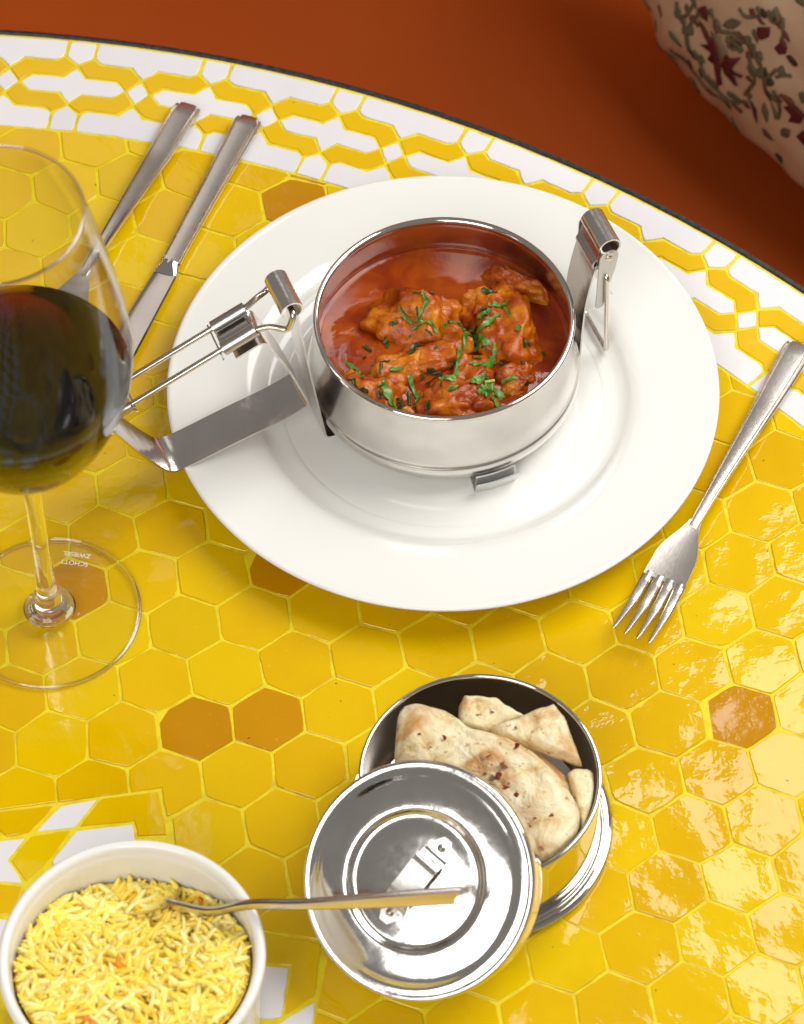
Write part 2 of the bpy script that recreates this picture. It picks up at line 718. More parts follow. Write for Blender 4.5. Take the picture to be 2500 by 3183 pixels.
# ---- tiles of the star medallion that show round the rice bowl
for nm, mat, P in [
    ("white_rhombus_tile", G_WHT, [(-0.1714, -0.2237), (-0.1539, -0.2205), (-0.164, -0.2361), (-0.1824, -0.2387)]),
    ("yellow_kite_tile", G_YEL, [(-0.2073, -0.2287), (-0.1727, -0.2237), (-0.1833, -0.2391), (-0.1936, -0.2411)]),
    ("yellow_kite_tile", G_YEL, [(-0.1528, -0.2205), (-0.1271, -0.2161), (-0.1221, -0.2401), (-0.1362, -0.2406), (-0.1378, -0.2329), (-0.163, -0.2358)]),
    ("white_kite_tile", G_WHT, [(-0.1636, -0.2367), (-0.1381, -0.2333), (-0.1326, -0.261), (-0.1677, -0.2648), (-0.1738, -0.253)]),
    ("yellow_kite_tile", G_YEL, [(-0.1833, -0.2396), (-0.164, -0.2362), (-0.174, -0.253), (-0.1837, -0.2648), (-0.1914, -0.2525)]),
    ("white_kite_tile", G_WHT, [(-0.2087, -0.2435), (-0.1841, -0.2401), (-0.1914, -0.252), (-0.1837, -0.2648), (-0.2074, -0.262)]),
    ("yellow_kite_tile", G_YEL, [(-0.2073, -0.2625), (-0.1841, -0.2653), (-0.1872, -0.2798), (-0.206, -0.2798)]),
    ("white_kite_tile", G_WHT, [(-0.2250, -0.2830), (-0.1890, -0.2810), (-0.1890, -0.3010), (-0.2250, -0.3030)]),
    ("yellow_kite_tile", G_YEL, [(-0.0950, -0.2840), (-0.0536, -0.2931), (-0.056, -0.3191), (-0.0702, -0.3298), (-0.0671, -0.3046), (-0.0940, -0.3020)]),
    ("white_kite_tile", G_WHT, [(-0.0940, -0.3025), (-0.0671, -0.3046), (-0.0702, -0.3298), (-0.0940, -0.3316)]),
    ("white_rhombus_tile", G_WHT, [(-0.071, -0.3307), (-0.056, -0.3209), (-0.0577, -0.3396), (-0.0778, -0.3467)]),
]:
    tile(P, nm, mat, tilt=.004)
# the rest of the medallion, outside the picture
for i in range(-14, 15):
    for j in range(-14, 15):
        c = Vector((-.205, -.455)) + Vector((.030 * i + .015 * j, .026 * j))
        P = [c + Vector(d) for d in ((-.015, 0), (0, -.026), (.015, 0), (0, .026))]
        P = [c + Vector(d) for d in ((0, 0), (.030, 0), (.045, .026), (.015, .026))]
        if min(min(wedge(p, ST1), wedge(p, ST2)) for p in P) > -.001 and not all(min(wedge(p, ST1), wedge(p, ST2)) < 0 for p in P): continue
        if not all(min(wedge(p, ST1), wedge(p, ST2)) < -.001 for p in P): continue
        if any(in_view(p, 1.06) or p.y > -.352 for p in P): continue
        tile(P, "rhombus_tile", G_WHT if (i + j) % 2 else G_YEL)
for nm, (m_, mat) in REST.items():
    o = m_.obj("surrounding_tiles", mat, table, (0, 0, TZ), sharp=30)
    o["kind"] = "stuff"

# ================================================================== plate
prof = [(0, .0035), (.060, .0035), (.064, .0015), (.068, .0012), (.071, .0020), (.088, .0075), (.1000, .0115), (.126, .0146), (.1306, .0160),
        (.1319, .0168), (.1317, .0178), (.1301, .0183), (.1265, .0176), (.1130, .0158), (.0995, .0144), (.0945, .0134), (.0905, .0116), (.0870, .0090), (.0830, .0072), (.0770, .0064), (.0700, .0062), (0, .0061)]
pp = spline(prof, 4)
plate = mesh_obj("dinner_plate", *lathe([(max(p.x, 0), p.y) for p in pp], 160), PORC, None, (0, 0, .0003), sharp=60)
tag(plate, "large white wide-rimmed plate under the steel pot of curry", "plate")

# ================================================================== curry pot with its carrier clips
PCX, PCY = .0002, .0088
pot = empty("tiffin_pot", (PCX, PCY, .0066))
tag(pot, "stainless steel tiffin pot of curry with side clips and folded-out handle", "pot")
Z0 = .0066
outer = [(0, .0068), (.040, .0066), (.0490, .0068), (.0560, .0085), (.0615, .0120), (.0640, .0155), (.0655, .0195), (.0652, .0225), (.0643, .0240), (.0636, .0262), (.0624, .0330), (.0608, .0420), (.0598, .0500), (.0594, .0540)]
po = [(max(p.x, 0), p.y) for p in spline(outer, 4)]
rim = [(.0602, .0546), (.0613, .0552), (.0618, .0562), (.0615, .0573), (.0605, .0578), (.0594, .0574), (.0588, .0564), (.0587, .0550)]
inner = [(.0586, .0540), (.0590, .0500), (.0600, .0420), (.0616, .0330), (.0628, .0262), (.0640, .0205), (.0625, .0150), (.0560, .0100), (.040, .0080), (0, .0078)]
pi_ = [(max(p.x, 0), p.y) for p in spline(inner, 3)]
sh = lambda L: [(r, z - Z0) for r, z in L]
body = mesh_obj("pot_body", *lathe(sh(po + rim[:1]), 160), STEEL_POT, pot, sharp=50)
mesh_obj("rolled_rim", *lathe(sh(rim + rim[:1]), 160), STEEL_TIN, body, sharp=0)
mesh_obj("inner_wall", *lathe(sh([rim[-1]] + pi_), 160), STEEL_IN, body, sharp=50)

# linkage parts live in a frame turned 22 degrees: x along the clips, y across
FA = R(22)
FX, FY = -.0005 - PCX, .0085 - PCY


def fr(vf):
    """millimetres in the clip frame -> pot space"""
    v_, f_ = vf
    c, s = math.cos(FA), math.sin(FA)
    return [(FX + (x * c - y * s) / 1000, FY + (x * s + y * c) / 1000, z / 1000 - Z0) for x, y, z in v_], f_


def arc(cx, cz, r, a0, a1, n=18):
    return [(cx + r * math.cos(R(a0 + (a1 - a0) * i / n)), cz + r * math.sin(R(a0 + (a1 - a0) * i / n))) for i in range(n + 1)]


HW = 10.5
# left clip: upright strip with a rolled eye at the top
p_ = fillet([(-50, 6.9), (-63.6, 6.9), (-67, 32), (-71.3, 65), (-74.6, 94)], [3, 8, 12], 6)
p_ = [tuple(q) for q in p_] + arc(-78.2, 108.6, 5.0, -58, 206, 26)
mesh_obj("side_clip", *fr(strap(p_, -HW, HW, .9)), STEEL_STRAP, pot, sharp=45)
# right clip
p_ = fillet([(52, 6.9), (68.2, 6.9), (68.6, 29), (69.4, 47), (72.0, 64), (74.4, 75)], [3, 6, 8, 8], 6)
p_ = [tuple(q) for q in p_] + arc(80.0, 83.2, 5.2, 215, -70, 28)
rc = mesh_obj("side_clip", *fr(strap(p_, -HW, HW, .9)), STEEL_STRAP, pot, sharp=45)
# inner roll hinge pin and second roll under it
mesh_obj("hinge_pin", *fr(wire([(79.5, -12.6, 80.2), (79.5, 12.6, 80.2)], 2.2, 16)), STEEL_ROLL, pot)
mesh_obj("hinge_roll", *fr(strap(arc(75.8, 72.4, 3.6, 60, 330, 20), -9.5, 9.5, .9)), STEEL_ROLL, pot, sharp=45)
# latch: two cheek plates, rivets, lever tongue, wire loop
cheek = arc(79.0, 78.6, 4.8, 0, 180, 14) + [(74.0, 67), (73.9, 44), (74.4, 43), (77.1, 43.4), (77.9, 45), (80.1, 58), (82.6, 69)]
for y0, y1 in ((-12.3, -11.5), (11.5, 12.3)):
    ck = mesh_obj("latch_cheek", *fr(plate_xz(cheek, y0, y1)), STEEL_ROLL, pot, sharp=40)
    s = -1 if y0 < 0 else 1
    mesh_obj("rivet", *fr(wire([(79.0, s * 11, 78.2), (79.0, s * 12.9, 78.2), (79.0, s * 13.15, 78.2)], [1.7, 1.7, 1.2], 18)), STEEL_WIRE, ck)
mesh_obj("latch_tongue", *fr(strap(fillet([(75.8, 62), (78.2, 53), (88.0, 35)], 5, 6), -1, 9.5, .8)), STEEL_STRAP, pot, sharp=45)
loop = fillet([(78.0, -9, 66.0), (78.1, -13.6, 65.4), (80.6, -13.6, 10.0), (80.6, 13.6, 10.0), (78.1, 13.6, 65.4), (78.0, 9, 66.0)], [3, 3, 3, 3], 7)
mesh_obj("wire_loop", *fr(wire(loop, 1.25, 14)), STEEL_WIRE, pot)

# folded-out carrier handle on the left
WD = Vector((-146.7 + 95.2, 77.1 - 98.7)).normalized()      # direction of the long wires in XZ
WS = 6.6


def on_wire(t_): return (-95.2 + WD.x * t_, 98.7 + WD.y * t_)


e_ = on_wire(84)
a_ = on_wire(0)
half = [(-78.2, 0, 108.2), (-78.2, -12.6, 108.2), (-81.5, -13.0, 99.0), (-88.3, -9.0, 101.0), (a_[0], -WS, a_[1]), (e_[0], -WS, e_[1]), (e_[0] - 2, 0, e_[1] - .8)]
full_ = half + [(x, -y, z) for x, y, z in half[::-1][1:]]
mesh_obj("wire_bail", *fr(wire(fillet(full_, [3, 3.4, 4, 6, 4, 4, 4, 6, 4, 3.4, 3], 7), 1.45, 14)), STEEL_WIRE, pot)
hp = fillet([(-106, 87.2), (-92.0, 93.4), (-80.5, 66.0), (-71.6, 36.6), (-84, 31.4), (-106, 26.2), (-128, 20.0), (-141.2, 17.2), (-154.5, 38.0), (-166.2, 61.0), (-170.2, 63.0)], [5, 10, 3.2, 6, 10, 8, 7, 10, 3], 8)
hnd = mesh_obj("carrier_handle", *fr(bowed_strap([tuple(q) for q in hp], -HW, HW, 1.1, .9)), STEEL_STRAP, pot, sharp=45)


def sleeve(t0, t1, ys, name="wire_sleeve"):
    """C-shaped curl of the handle's end round one wire"""
    mbs = MB()
    n = 16
    ring = []
    for t_ in (t0, t1):
        cx, cz = on_wire(t_)
        nx_, nz_ = -WD.y, WD.x
        if nz_ < 0: nx_, nz_ = -nx_, -nz_
        for rr in (3.3, 2.5):
            for k in range(n + 1):
                a = R(-70 + 250 * k / n)
                yy = ys * WS + (rr * math.cos(a)) * ys
                h = rr * math.sin(a)
                ring.append((cx + nx_ * h, yy, cz + nz_ * h))
    m_ = n + 1
    f_ = []
    for k in range(n):
        f_ += [(k, k + 1, 2 * m_ + k + 1, 2 * m_ + k), (m_ + k, 3 * m_ + k, 3 * m_ + k + 1, m_ + k + 1),
               (k, m_ + k, m_ + k + 1, k + 1), (2 * m_ + k, 2 * m_ + k + 1, 3 * m_ + k + 1, 3 * m_ + k)]
    f_ += [(0, 2 * m_, 3 * m_, m_), (n, m_ + n, 3 * m_ + n, 2 * m_ + n)]
    mesh_obj(name, *fr((ring, f_)), STEEL_ROLL, hnd, sharp=45)


for ys in (-1, 1):
    sleeve(-.5, 17, ys)
    sleeve(66, 86, ys)
for t_, sg in ((18.2, 1), (64.5, -1)):
    # flat web between the sleeves and the rounded tongue hanging from it
    cx, cz = on_wire(t_)
    o_ = [(9.4 * math.cos(a), 10.5 * math.sin(a)) for a in [PI + PI * k / 14 for k in range(15)]] + [(9.4, 1.2), (-9.4, 1.2)]
    vv, ff = [], []
    m_ = len(o_)
    for d_ in (0, .8):
        vv += [(cx + WD.x * d_ + (-WD.y if WD.x < 0 else WD.y) * -z_ * .55, y_, cz + WD.y * d_ + z_ * .92 - .5) for y_, z_ in o_]
    ff = [tuple(range(m_)), tuple(range(2 * m_ - 1, m_ - 1, -1))] + [(k, k + m_, (k + 1) % m_ + m_, (k + 1) % m_) for k in range(m_)]
    mesh_obj("rounded_tongue", *fr((vv, ff)), STEEL_STRAP, hnd, sharp=45)
w0, w1 = on_wire(1), on_wire(16.5)
mesh_obj("sleeve_web", *fr(strap([(w1[0], w1[1] - 2.4), (w0[0], w0[1] - 2.4)], -WS, WS, .8)), STEEL_ROLL, hnd, sharp=45)

# curved hook of the base strap at the front
az = FA - PI / 2
mbh = MB()
for pr, h0, h1 in (([(.050, .0066), (.0664, .0066), (.0672, .0078), (.0702, .0165)], -.155, .155), ([(.0660, .0072), (.0666, .0100), (.0668, .0185)], -.150, .150)):
    t_ = .0008
    n = 12
    prl = pr + [(r + t_ * .75, z - t_ * .6) for r, z in pr[::-1]]
    k0 = len(mbh.v)
    m_ = len(prl)
    for i in range(n + 1):
        a = az + h0 + (h1 - h0) * i / n
        mbh.v += [(FX + r * math.cos(a), FY + r * math.sin(a), z - Z0) for r, z in prl]
    for i in range(n):
        for j in range(m_):
            mbh.f.append((k0 + i * m_ + j, k0 + (i + 1) * m_ + j, k0 + (i + 1) * m_ + (j + 1) % m_, k0 + i * m_ + (j + 1) % m_))
    mbh.f += [tuple(k0 + j for j in range(m_)), tuple(k0 + n * m_ + j for j in range(m_))[::-1]]
mbh.obj("base_hook", STEEL_TAB, pot, sharp=35)

# ================================================================== curry
t = NT("curry_sauce")
v = pos_vec(t)
n1 = t.noise(45, 4, v, .55, .6)
c = t.ramp(n1.outputs[0], [(.28, (.16, .012, .001)), (.45, (.26, .030, .001)), (.58, (.34, .058, .0015)), (.75, (.22, .018, .001))])
t.l(c.outputs[0], t.b.inputs['Base Color'])
n2 = t.noise(420, 3, v)
t.rough(n2.outputs[0], .03, .10)
b1 = t.bump(n1.outputs[0], .35, .0006)
t.bump(n2.outputs[0], .35, .0002, b1)
t.b.inputs['Specular IOR Level'].default_value = .36
SAUCE = t.m

t = NT("sauced_chicken")
v = pos_vec(t)
n1 = t.noise(70, 5, v, .6, .5)
c = t.ramp(n1.outputs[0], [(.27, (.11, .012, .001)), (.39, (.28, .040, .002)), (.51, (.43, .088, .003)), (.63, (.56, .18, .005)), (.76, (.68, .32, .010))])
t.l(c.outputs[0], t.b.inputs['Base Color'])
n2 = t.noise(380, 4, v, .65)
n3 = t.noise(1100, 2, v)
t.rough(n2.outputs[0], .05, .22)
t.b.inputs['Specular IOR Level'].default_value = .36
b1 = t.bump(n2.outputs[0], .8, .0007)
t.bump(n3.outputs[0], .6, .00025, b1)
CHICK = t.m


def leafmat(name, a, b):
    t = NT(name)
    n1 = t.noise(260, 3, pos_vec(t))
    c = t.ramp(n1.outputs[0], [(.35, a), (.68, b)])
    t.l(c.outputs[0], t.b.inputs['Base Color'])
    t.set(Roughness=.34)
    n2 = t.noise(900, 2, pos_vec(t))
    t.bump(n2.outputs[0], .6, .0003)
    return t.m


LEAF = [leafmat("fresh_coriander", (.045, .15, .012), (.15, .31, .045)), leafmat("wet_dark_coriander", (.008, .032, .006), (.028, .085, .012)), leafmat("coriander_stem", (.25, .42, .06), (.42, .55, .12))]

curry = empty("chicken_curry", (PCX, PCY, .0085))
tag(curry, "orange-red chicken curry with chopped coriander filling the steel pot", "curry")
SZ = .0345
sauce = MB()
rings, segs = 60, 120
sauce.v.append((0, 0, SZ + .0005 - .0085))
for i in range(1, rings + 1):
    r = .0613 * i / rings
    for k in range(segs):
        a = 2 * PI * k / segs
        x, y = r * math.cos(a), r * math.sin(a)
        z = SZ + .0011 * fbm((x * 32, y * 32, 1.3), 3)
        m = max(0, (r - .0585) / .003)
        z += .0016 * min(1, m) ** 2
        # the front half carries thicker gravy between the meat
        g = max(0, min(1, (.012 - y) / .03))
        z += g * (.0045 + .0022 * fbm((x * 95, y * 95, 4.4), 4)) * max(0, min(1, (.058 - r) / .02))
        sauce.v.append((x, y, z - .0085))
for k in range(segs):
    sauce.f.append((0, 1 + k, 1 + (k + 1) % segs))
for i in range(rings - 1):
    for k in range(segs):
        a, b = 1 + i * segs + k, 1 + i * segs + (k + 1) % segs
        sauce.f.append((a, a + segs, b + segs, b))
nb = len(sauce.v)
sauce.v.append((0, 0, 0))
for k in range(segs):
    a = 2 * PI * k / segs
    sauce.v.append((.052 * math.cos(a), .052 * math.sin(a), .001))
for k in range(segs):
    a, b = 1 + (rings - 1) * segs + k, 1 + (rings - 1) * segs + (k + 1) % segs
    sauce.f += [(a, nb + 1 + k, nb + 1 + (k + 1) % segs, b), (nb, nb + 1 + (k + 1) % segs, nb + 1 + k)]
sauce.obj("sauce", SAUCE, curry, sharp=0)

import bmesh
ICO = {}


def ico(sub):
    if sub not in ICO:
        bm = bmesh.new()
        bmesh.ops.create_icosphere(bm, subdivisions=sub, radius=1)
        bm.verts.ensure_lookup_table()
        ICO[sub] = ([v.co.copy() for v in bm.verts], [tuple(v.index for v in f.verts) for f in bm.faces])
        bm.free()
    return ICO[sub]


ALLV, ALLF = [], []


def chunk(cx, cy, rx, ry, top, rot, seed, sub=5):
    vs, fs = ico(sub)
    out = []
    c, s = math.cos(rot), math.sin(rot)
    hz = top - SZ + .004
    for p in vs:
        q = p * 1.9 + Vector((seed * 7.3, seed * 3.1, 0))
        d = 1 + .30 * fbm(q * .8, 2) + .10 * fbm(q * 1.9, 2) + .035 * fbm(q * 6, 3)
        # flatten into a slab with rounded shoulders
        w = Vector((math.copysign(abs(p.x) ** .85, p.x), math.copysign(abs(p.y) ** .85, p.y), p.z)) * d
        x, y = w.x * rx, w.y * ry
        x, y = x * 1.06, y * 1.06
        out.append((cx + x * c - y * s, cy + x * s + y * c, SZ - .004 + w.z * hz - .0085 + .0006 * fbm(q * 14, 3)))
    lim = .0585
    out = [(x * min(1, lim / max(1e-6, math.hypot(x, y))), y * min(1, lim / max(1e-6, math.hypot(x, y))), max(z, .002)) for x, y, z in out]
    n = len(ALLV)
    ALLV.extend([Vector(p) for p in out])
    ALLF.extend([tuple(i + n for i in f) for f in fs])
    return mesh_obj("chicken_piece", out, fs, CHICK, curry, sharp=0)


for i, a in enumerate([(-.0135, .0125, .0225, .0140, .0500, -.22, 1), (.0295, .0070, .0155, .0255, .0490, .20, 2), (.0345, .0365, .0150, .0075, .0440, -.55, 3),
                       (.0025, -.0385, .0185, .0140, .0490, .15, 4), (-.0345, -.0345, .0155, .0125, .0475, -.5, 5), (-.0215, -.0195, .0155, .0105, .0450, .3, 6),
                       (.0175, -.0365, .0085, .0085, .0455, .2, 7), (.0055, .0005, .0090, .0095, .0470, .5, 8), (-.0050, -.0110, .0200, .0095, .0445, .1, 9), (-.0175, -.0475, .0085, .0075, .0455, 0, 10),
                       (.0185, .0215, .0125, .0085, .0465, .3, 11), (.0335, -.0210, .0110, .0085, .0430, .4, 12), (-.0455, -.0250, .0085, .0070, .0430, .2, 13), (.0130, -.0200, .0140, .0105, .0450, .9, 14)]):
    chunk(*a, sub=5 if a[2] > .010 else 4)
nA = len(ALLV)
ALLV.extend([Vector(p) for p in sauce.v])
ALLF.extend([tuple(i + nA for i in f) for f in sauce.f])
bvh = BVHTree.FromPolygons(ALLV, ALLF)


def top_z(x, y):
    h = bvh.ray_cast(Vector((x, y, .2)), Vector((0, 0, -1)))
    return h[0].z if h[0] else SZ - .0085


CO = [
 ( [(-0.0469, -0.0115), (-0.0405, -0.0187), (-0.0405, -0.0232), (-0.0369, -0.0277)] , 0.001 , 0 ),
 ( [(-0.0349, -0.0153), (-0.0254, -0.0153)] , 0.0006 , 1 ),
 ( [(-0.0289, -0.016), (-0.0299, -0.0241)] , 0.0011 , 1 ),
 ( [(-0.0253, -0.0214), (-0.0193, -0.0196)] , 0.0015 , 0 ),
 ( [(-0.0215, 0.0142), (-0.0179, 0.0087), (-0.0144, 0.005)] , 0.0007 , 0 ),
 ( [(-0.0101, 0.0188), (-0.0086, 0.0142), (-0.0076, 0.011)] , 0.001 , 0 ),
 ( [(-0.0086, 0.0124), (-0.0129, 0.0059)] , 0.0008 , 0 ),
 ( [(-0.0151, 0.0031), (-0.0094, 0.005), (-0.0051, 0.0032), (-0.0034, -0.0001)] , 0.001 , 0 ),
 ( [(-0.0123, -0.0023), (-0.0158, -0.0106)] , 0.0017 , 1 ),
 ( [(-0.0137, -0.0042), (-0.0087, -0.0069)] , 0.0011 , 1 ),
 ( [(-0.0258, 0.0064), (-0.0215, 0.0064)] , 0.001 , 1 ),
 ( [(0.0027, 0.0032), (0.0105, 0.0041), (0.0162, 0.0041)] , 0.0025 , 0 ),
 ( [(0.012, 0.0078), (0.0191, 0.0096), (0.022, 0.0115)] , 0.0015 , 0 ),
 ( [(0.0167, 0.0142), (0.0206, 0.0124)] , 0.0011 , 1 ),
 ( [(0.0214, 0.0142), (0.0257, 0.0165), (0.0303, 0.017)] , 0.0014 , 0 ),
 ( [(0.0169, 0.0022), (0.022, 0.0064), (0.027, 0.0101)] , 0.0015 , 0 ),
 ( [(0.0105, 0.0013), (0.0097, -0.0078)] , 0.0011 , 0 ),
 ( [(0.014, 0.0004), (0.0175, -0.0042), (0.021, -0.0087)] , 0.0021 , 0 ),
 ( [(0.0239, -0.0069), (0.0231, -0.0132), (0.0174, -0.0178), (0.0117, -0.0178)] , 0.0017 , 0 ),
 ( [(0.0076, -0.006), (0.0064, -0.0178), (0.0053, -0.0277)] , 0.001 , 0 ),
 ( [(0.006, -0.0205), (0.0046, -0.0286), (-0.0025, -0.0295)] , 0.0018 , 0 ),
 ( [(-0.0081, -0.0196), (-0.0017, -0.0214), (-0.0039, -0.0259), (-0.0088, -0.0268)] , 0.0008 , 1 ),
 ( [(-0.0165, -0.0241), (-0.0123, -0.0349), (-0.013, -0.0402), (-0.0165, -0.0438)] , 0.0014 , 0 ),
 ( [(-0.0285, -0.0331), (-0.0235, -0.042), (-0.0179, -0.0438)] , 0.002 , 0 ),
 ( [(-0.0242, -0.0473), (-0.0179, -0.0455)] , 0.0014 , 1 ),
 ( [(0.0066, -0.0348), (0.0017, -0.0384)] , 0.0014 , 0 ),
 ( [(0.0116, -0.0313), (0.0187, -0.0259)] , 0.0017 , 0 ),
 ( [(0.019, -0.0288), (0.0236, -0.0279)] , 0.0014 , 2 ),
 ( [(0.0171, -0.0339), (0.0228, -0.0335), (0.0284, -0.0313)] , 0.0031 , 0 ),
 ( [(0.0271, -0.0259), (0.0349, -0.0254)] , 0.001 , 0 ),
 ( [(0.022, -0.0366), (0.0268, -0.0437), (0.0239, -0.0481)] , 0.0014 , 0 ),
 ( [(-0.0378, -0.0005), (-0.0342, -0.006)] , 0.001 , 1 ),
 ( [(-0.0279, 0.0022), (-0.0264, -0.0033)] , 0.001 , 1 ),
 ( [(0.0179, 0.024), (0.0258, 0.0258)] , 0.0011 , 1 ),
 ( [(-0.0425, -0.0304), (-0.0411, -0.0358), (-0.0355, -0.0375)] , 0.0011 , 1 ),
 ( [(-0.0474, -0.0322), (-0.0425, -0.0309)] , 0.001 , 1 ),
 ( [(0.0278, 0.0161), (0.0302, 0.0115), (0.0316, 0.0069)] , 0.0006 , 0 ),
 ( [(-0.0074, -0.042), (-0.0082, -0.0482)] , 0.001 , 1 ),
 ( [(0.0381, -0.0041), (0.0384, -0.0087)] , 0.0008 , 1 ),
 ( [(-0.0109, -0.0241), (-0.0088, -0.0214)] , 0.0008 , 1 ),
 ( [(0.0033, -0.0151), (0.0061, -0.0169)] , 0.0014 , 1 ),
 ( [(-0.0165, -0.0295), (-0.0162, -0.0384)] , 0.0008 , 1 ),
 ( [(0.0132, -0.0114), (0.0174, -0.0133)] , 0.0006 , 1 ),
 ( [(0.0153, -0.0096), (0.0196, -0.0083)] , 0.0006 , 1 ),
]
rl = random.Random(5)


def ribbon(pts, w, kind, jag=True):
    """shred of coriander leaf lying on the curry, with nicked edges and a slight curl"""
    P = spline([Vector((x, y, 0)) for x, y in pts], 7)
    n = len(P)
    curl = rl.uniform(-.5, .5)
    v_, f_ = [], []
    lift = rl.uniform(.0003, .0010)
    for i, p in enumerate(P):
        d = (P[min(i + 1, n - 1)] - P[max(i - 1, 0)]).normalized()
        s = Vector((-d.y, d.x, 0))
        e = i / (n - 1)
        ww = w * (.45 + .75 * math.sin(PI * min(1, max(0, .12 + .8 * e)))) * (1 + (rl.uniform(-.45, .5) if jag else 0)) * .75
        for j in (-1, -.4, .4, 1):
            q = p + s * ww * j
            z = top_z(q.x, q.y) + lift + .0009 * abs(math.sin(e * 9 + curl * 5)) * (1 if kind != 1 else .4) + curl * ww * j * .7
            if abs(j) < .5: z += -.0003
            v_.append((q.x, q.y, z))
    m_ = len(v_)
    v_ += [(x, y, z - .00022) for x, y, z in v_]
    for i in range(n - 1):
        for j in range(3):
            a = i * 4 + j
            f_ += [(a, a + 1, a + 5, a + 4), (m_ + a, m_ + a + 4, m_ + a + 5, m_ + a + 1)]
        f_ += [(i * 4, i * 4 + 4, m_ + i * 4 + 4, m_ + i * 4), (i * 4 + 3, m_ + i * 4 + 3, m_ + i * 4 + 7, i * 4 + 7)]
    f_ += [(0, m_, m_ + 1, 1), (1, m_ + 1, m_ + 2, 2), (2, m_ + 2, m_ + 3, 3)]
    b = (n - 1) * 4
    f_ += [(b, b + 1, m_ + b + 1, m_ + b), (b + 1, b + 2, m_ + b + 2, m_ + b + 1), (b + 2, b + 3, m_ + b + 3, m_ + b + 2)]
    nm = "coriander_stem" if kind == 2 else "coriander_shred"
    mesh_obj(nm, v_, f_, LEAF[kind], curry, sharp=60)


for k in range(34):        # small bits scattered over the meat
    a, r = rl.uniform(0, 2 * PI), .050 * math.sqrt(rl.random())
    x, y = r * math.cos(a), r * math.sin(a) - .006
    if y > .022: continue
    a, L_ = rl.uniform(0, 2 * PI), rl.uniform(.0012, .0042)
    CO.append(([(x, y), (x + L_ * math.cos(a), y + L_ * math.sin(a))], rl.uniform(.0004, .0010), rl.choice((0, 1, 1))))
for pts, w, kind in CO:
    if kind == 2:
        z0, z1 = top_z(*pts[0]) + .0016, top_z(*pts[1]) + .0018
        mesh_obj("coriander_stem", *wire([(*pts[0], max(z0, z1)), (*pts[1], max(z0, z1))], .0008, 10), LEAF[2], curry)
        continue
    ribbon(pts, w * .95, kind)
    if w > .0018:       # broad leaves carry side lobes
        for q in pts[:-1]:
            a = rl.uniform(0, 2 * PI)
            for s in (0, 2.2):
                ribbon([q, (q[0] + .0035 * math.cos(a + s), q[1] + .0035 * math.sin(a + s))], .0010, kind)

# ================================================================== wine glass
t = NT("thin_crystal")
t.t.nodes.remove(t.b)
tr = t.n('ShaderNodeBsdfTransparent')
tr.inputs[0].default_value = (.985, .985, .985, 1)
gl = t.n('ShaderNodeBsdfGlossy')
gl.inputs['Roughness'].default_value = .0
lw = t.n('ShaderNodeLayerWeight')
pw = t.n('ShaderNodeMath', operation='POWER')
pw.inputs[1].default_value = 5.0
t.l(lw.outputs['Facing'], pw.inputs[0])
fz = t.n('ShaderNodeMath', operation='MULTIPLY_ADD')
fz.inputs[1].default_value = .96
fz.inputs[2].default_value = .019
t.l(pw.outputs[0], fz.inputs[0])
mx = t.n('ShaderNodeMixShader')
t.l(fz.outputs[0], mx.inputs[0]); t.l(tr.outputs[0], mx.inputs[1]); t.l(gl.outputs[0], mx.inputs[2])
t.l(mx.outputs[0], t.out.inputs[0])
THIN = t.m

t = NT("solid_crystal")
t.set(Roughness=0.0, IOR=1.5)
t.b.inputs['Base Color'].default_value = (.99, .99, .985, 1)
t.b.inputs['Transmission Weight'].default_value = 1.0
SOLID = t.m

t = NT("red_wine")
t.set(Roughness=0.0, IOR=1.34)
t.b.inputs['Base Color'].default_value = (1, .98, .96, 1)
t.b.inputs['Transmission Weight'].default_value = 1.0
va = t.n('ShaderNodeVolumeAbsorption')
va.inputs['Color'].default_value = (.70, .07, .02, 1)
va.inputs['Density'].default_value = 430.0
t.l(va.outputs[0], t.out.inputs['Volume'])
WINE = t.m

t = NT("frosted_etching")
t.set(Roughness=.6)
t.b.inputs['Base Color'].default_value = (.86, .84, .76, 1)
ETCH = t.m

GX, GY = -.1815, -.1218
glass = empty("wine_glass", (GX, GY, .0003))
tag(glass, "tall stemmed crystal wine glass half full of red wine, cut by the left edge", "wine glass")
base = [(0, 0), (.038, 0), (.0398, .0003), (.0405, .0011), (.0405, .0017), (.0402, .0023), (.0395, .0025), (.034, .0030), (.022, .0038), (.012, .0054), (.0078, .0082), (.0058, .0130), (.0048, .0200), (.0042, .0340), (.0040, .055), (.0041, .085), (.0045, .100), (.0054, .1085), (.0075, .1122), (.0090, .1134), (.0060, .1142), (0, .1144)]
bs = [(max(p.x, 0), p.y) for p in spline(base, 5)]
k_ = next(i for i, (r, z) in enumerate(bs) if z > .0050)
mesh_obj("foot", *lathe(bs[:k_ + 1] + [(0, bs[k_][1])], 96), THIN, glass, sharp=0)
mesh_obj("foot_rim", *lathe([(.0412 + .0009 * math.cos(a), .0013 + .0009 * math.sin(a)) for a in [2 * PI * k / 10 for k in range(11)]], 128), SOLID, glass, sharp=0)
mesh_obj("stem", *lathe([(0, bs[k_][1] + .0002)] + [(r, z + .0002) for r, z in bs[k_:]], 64), SOLID, glass, sharp=0)
bo = [(.0005, .1128), (.0085, .1138), (.0160, .1185), (.0262, .1285), (.0345, .1395), (.0425, .1555), (.0478, .1715), (.0502, .1880), (.0498, .2020), (.0468, .2265), (.0420, .2550), (.0369, .2785)]
bo = [(max(p.x, 0), p.y) for p in spline(bo, 6)]
W_T = .0009
bi = []
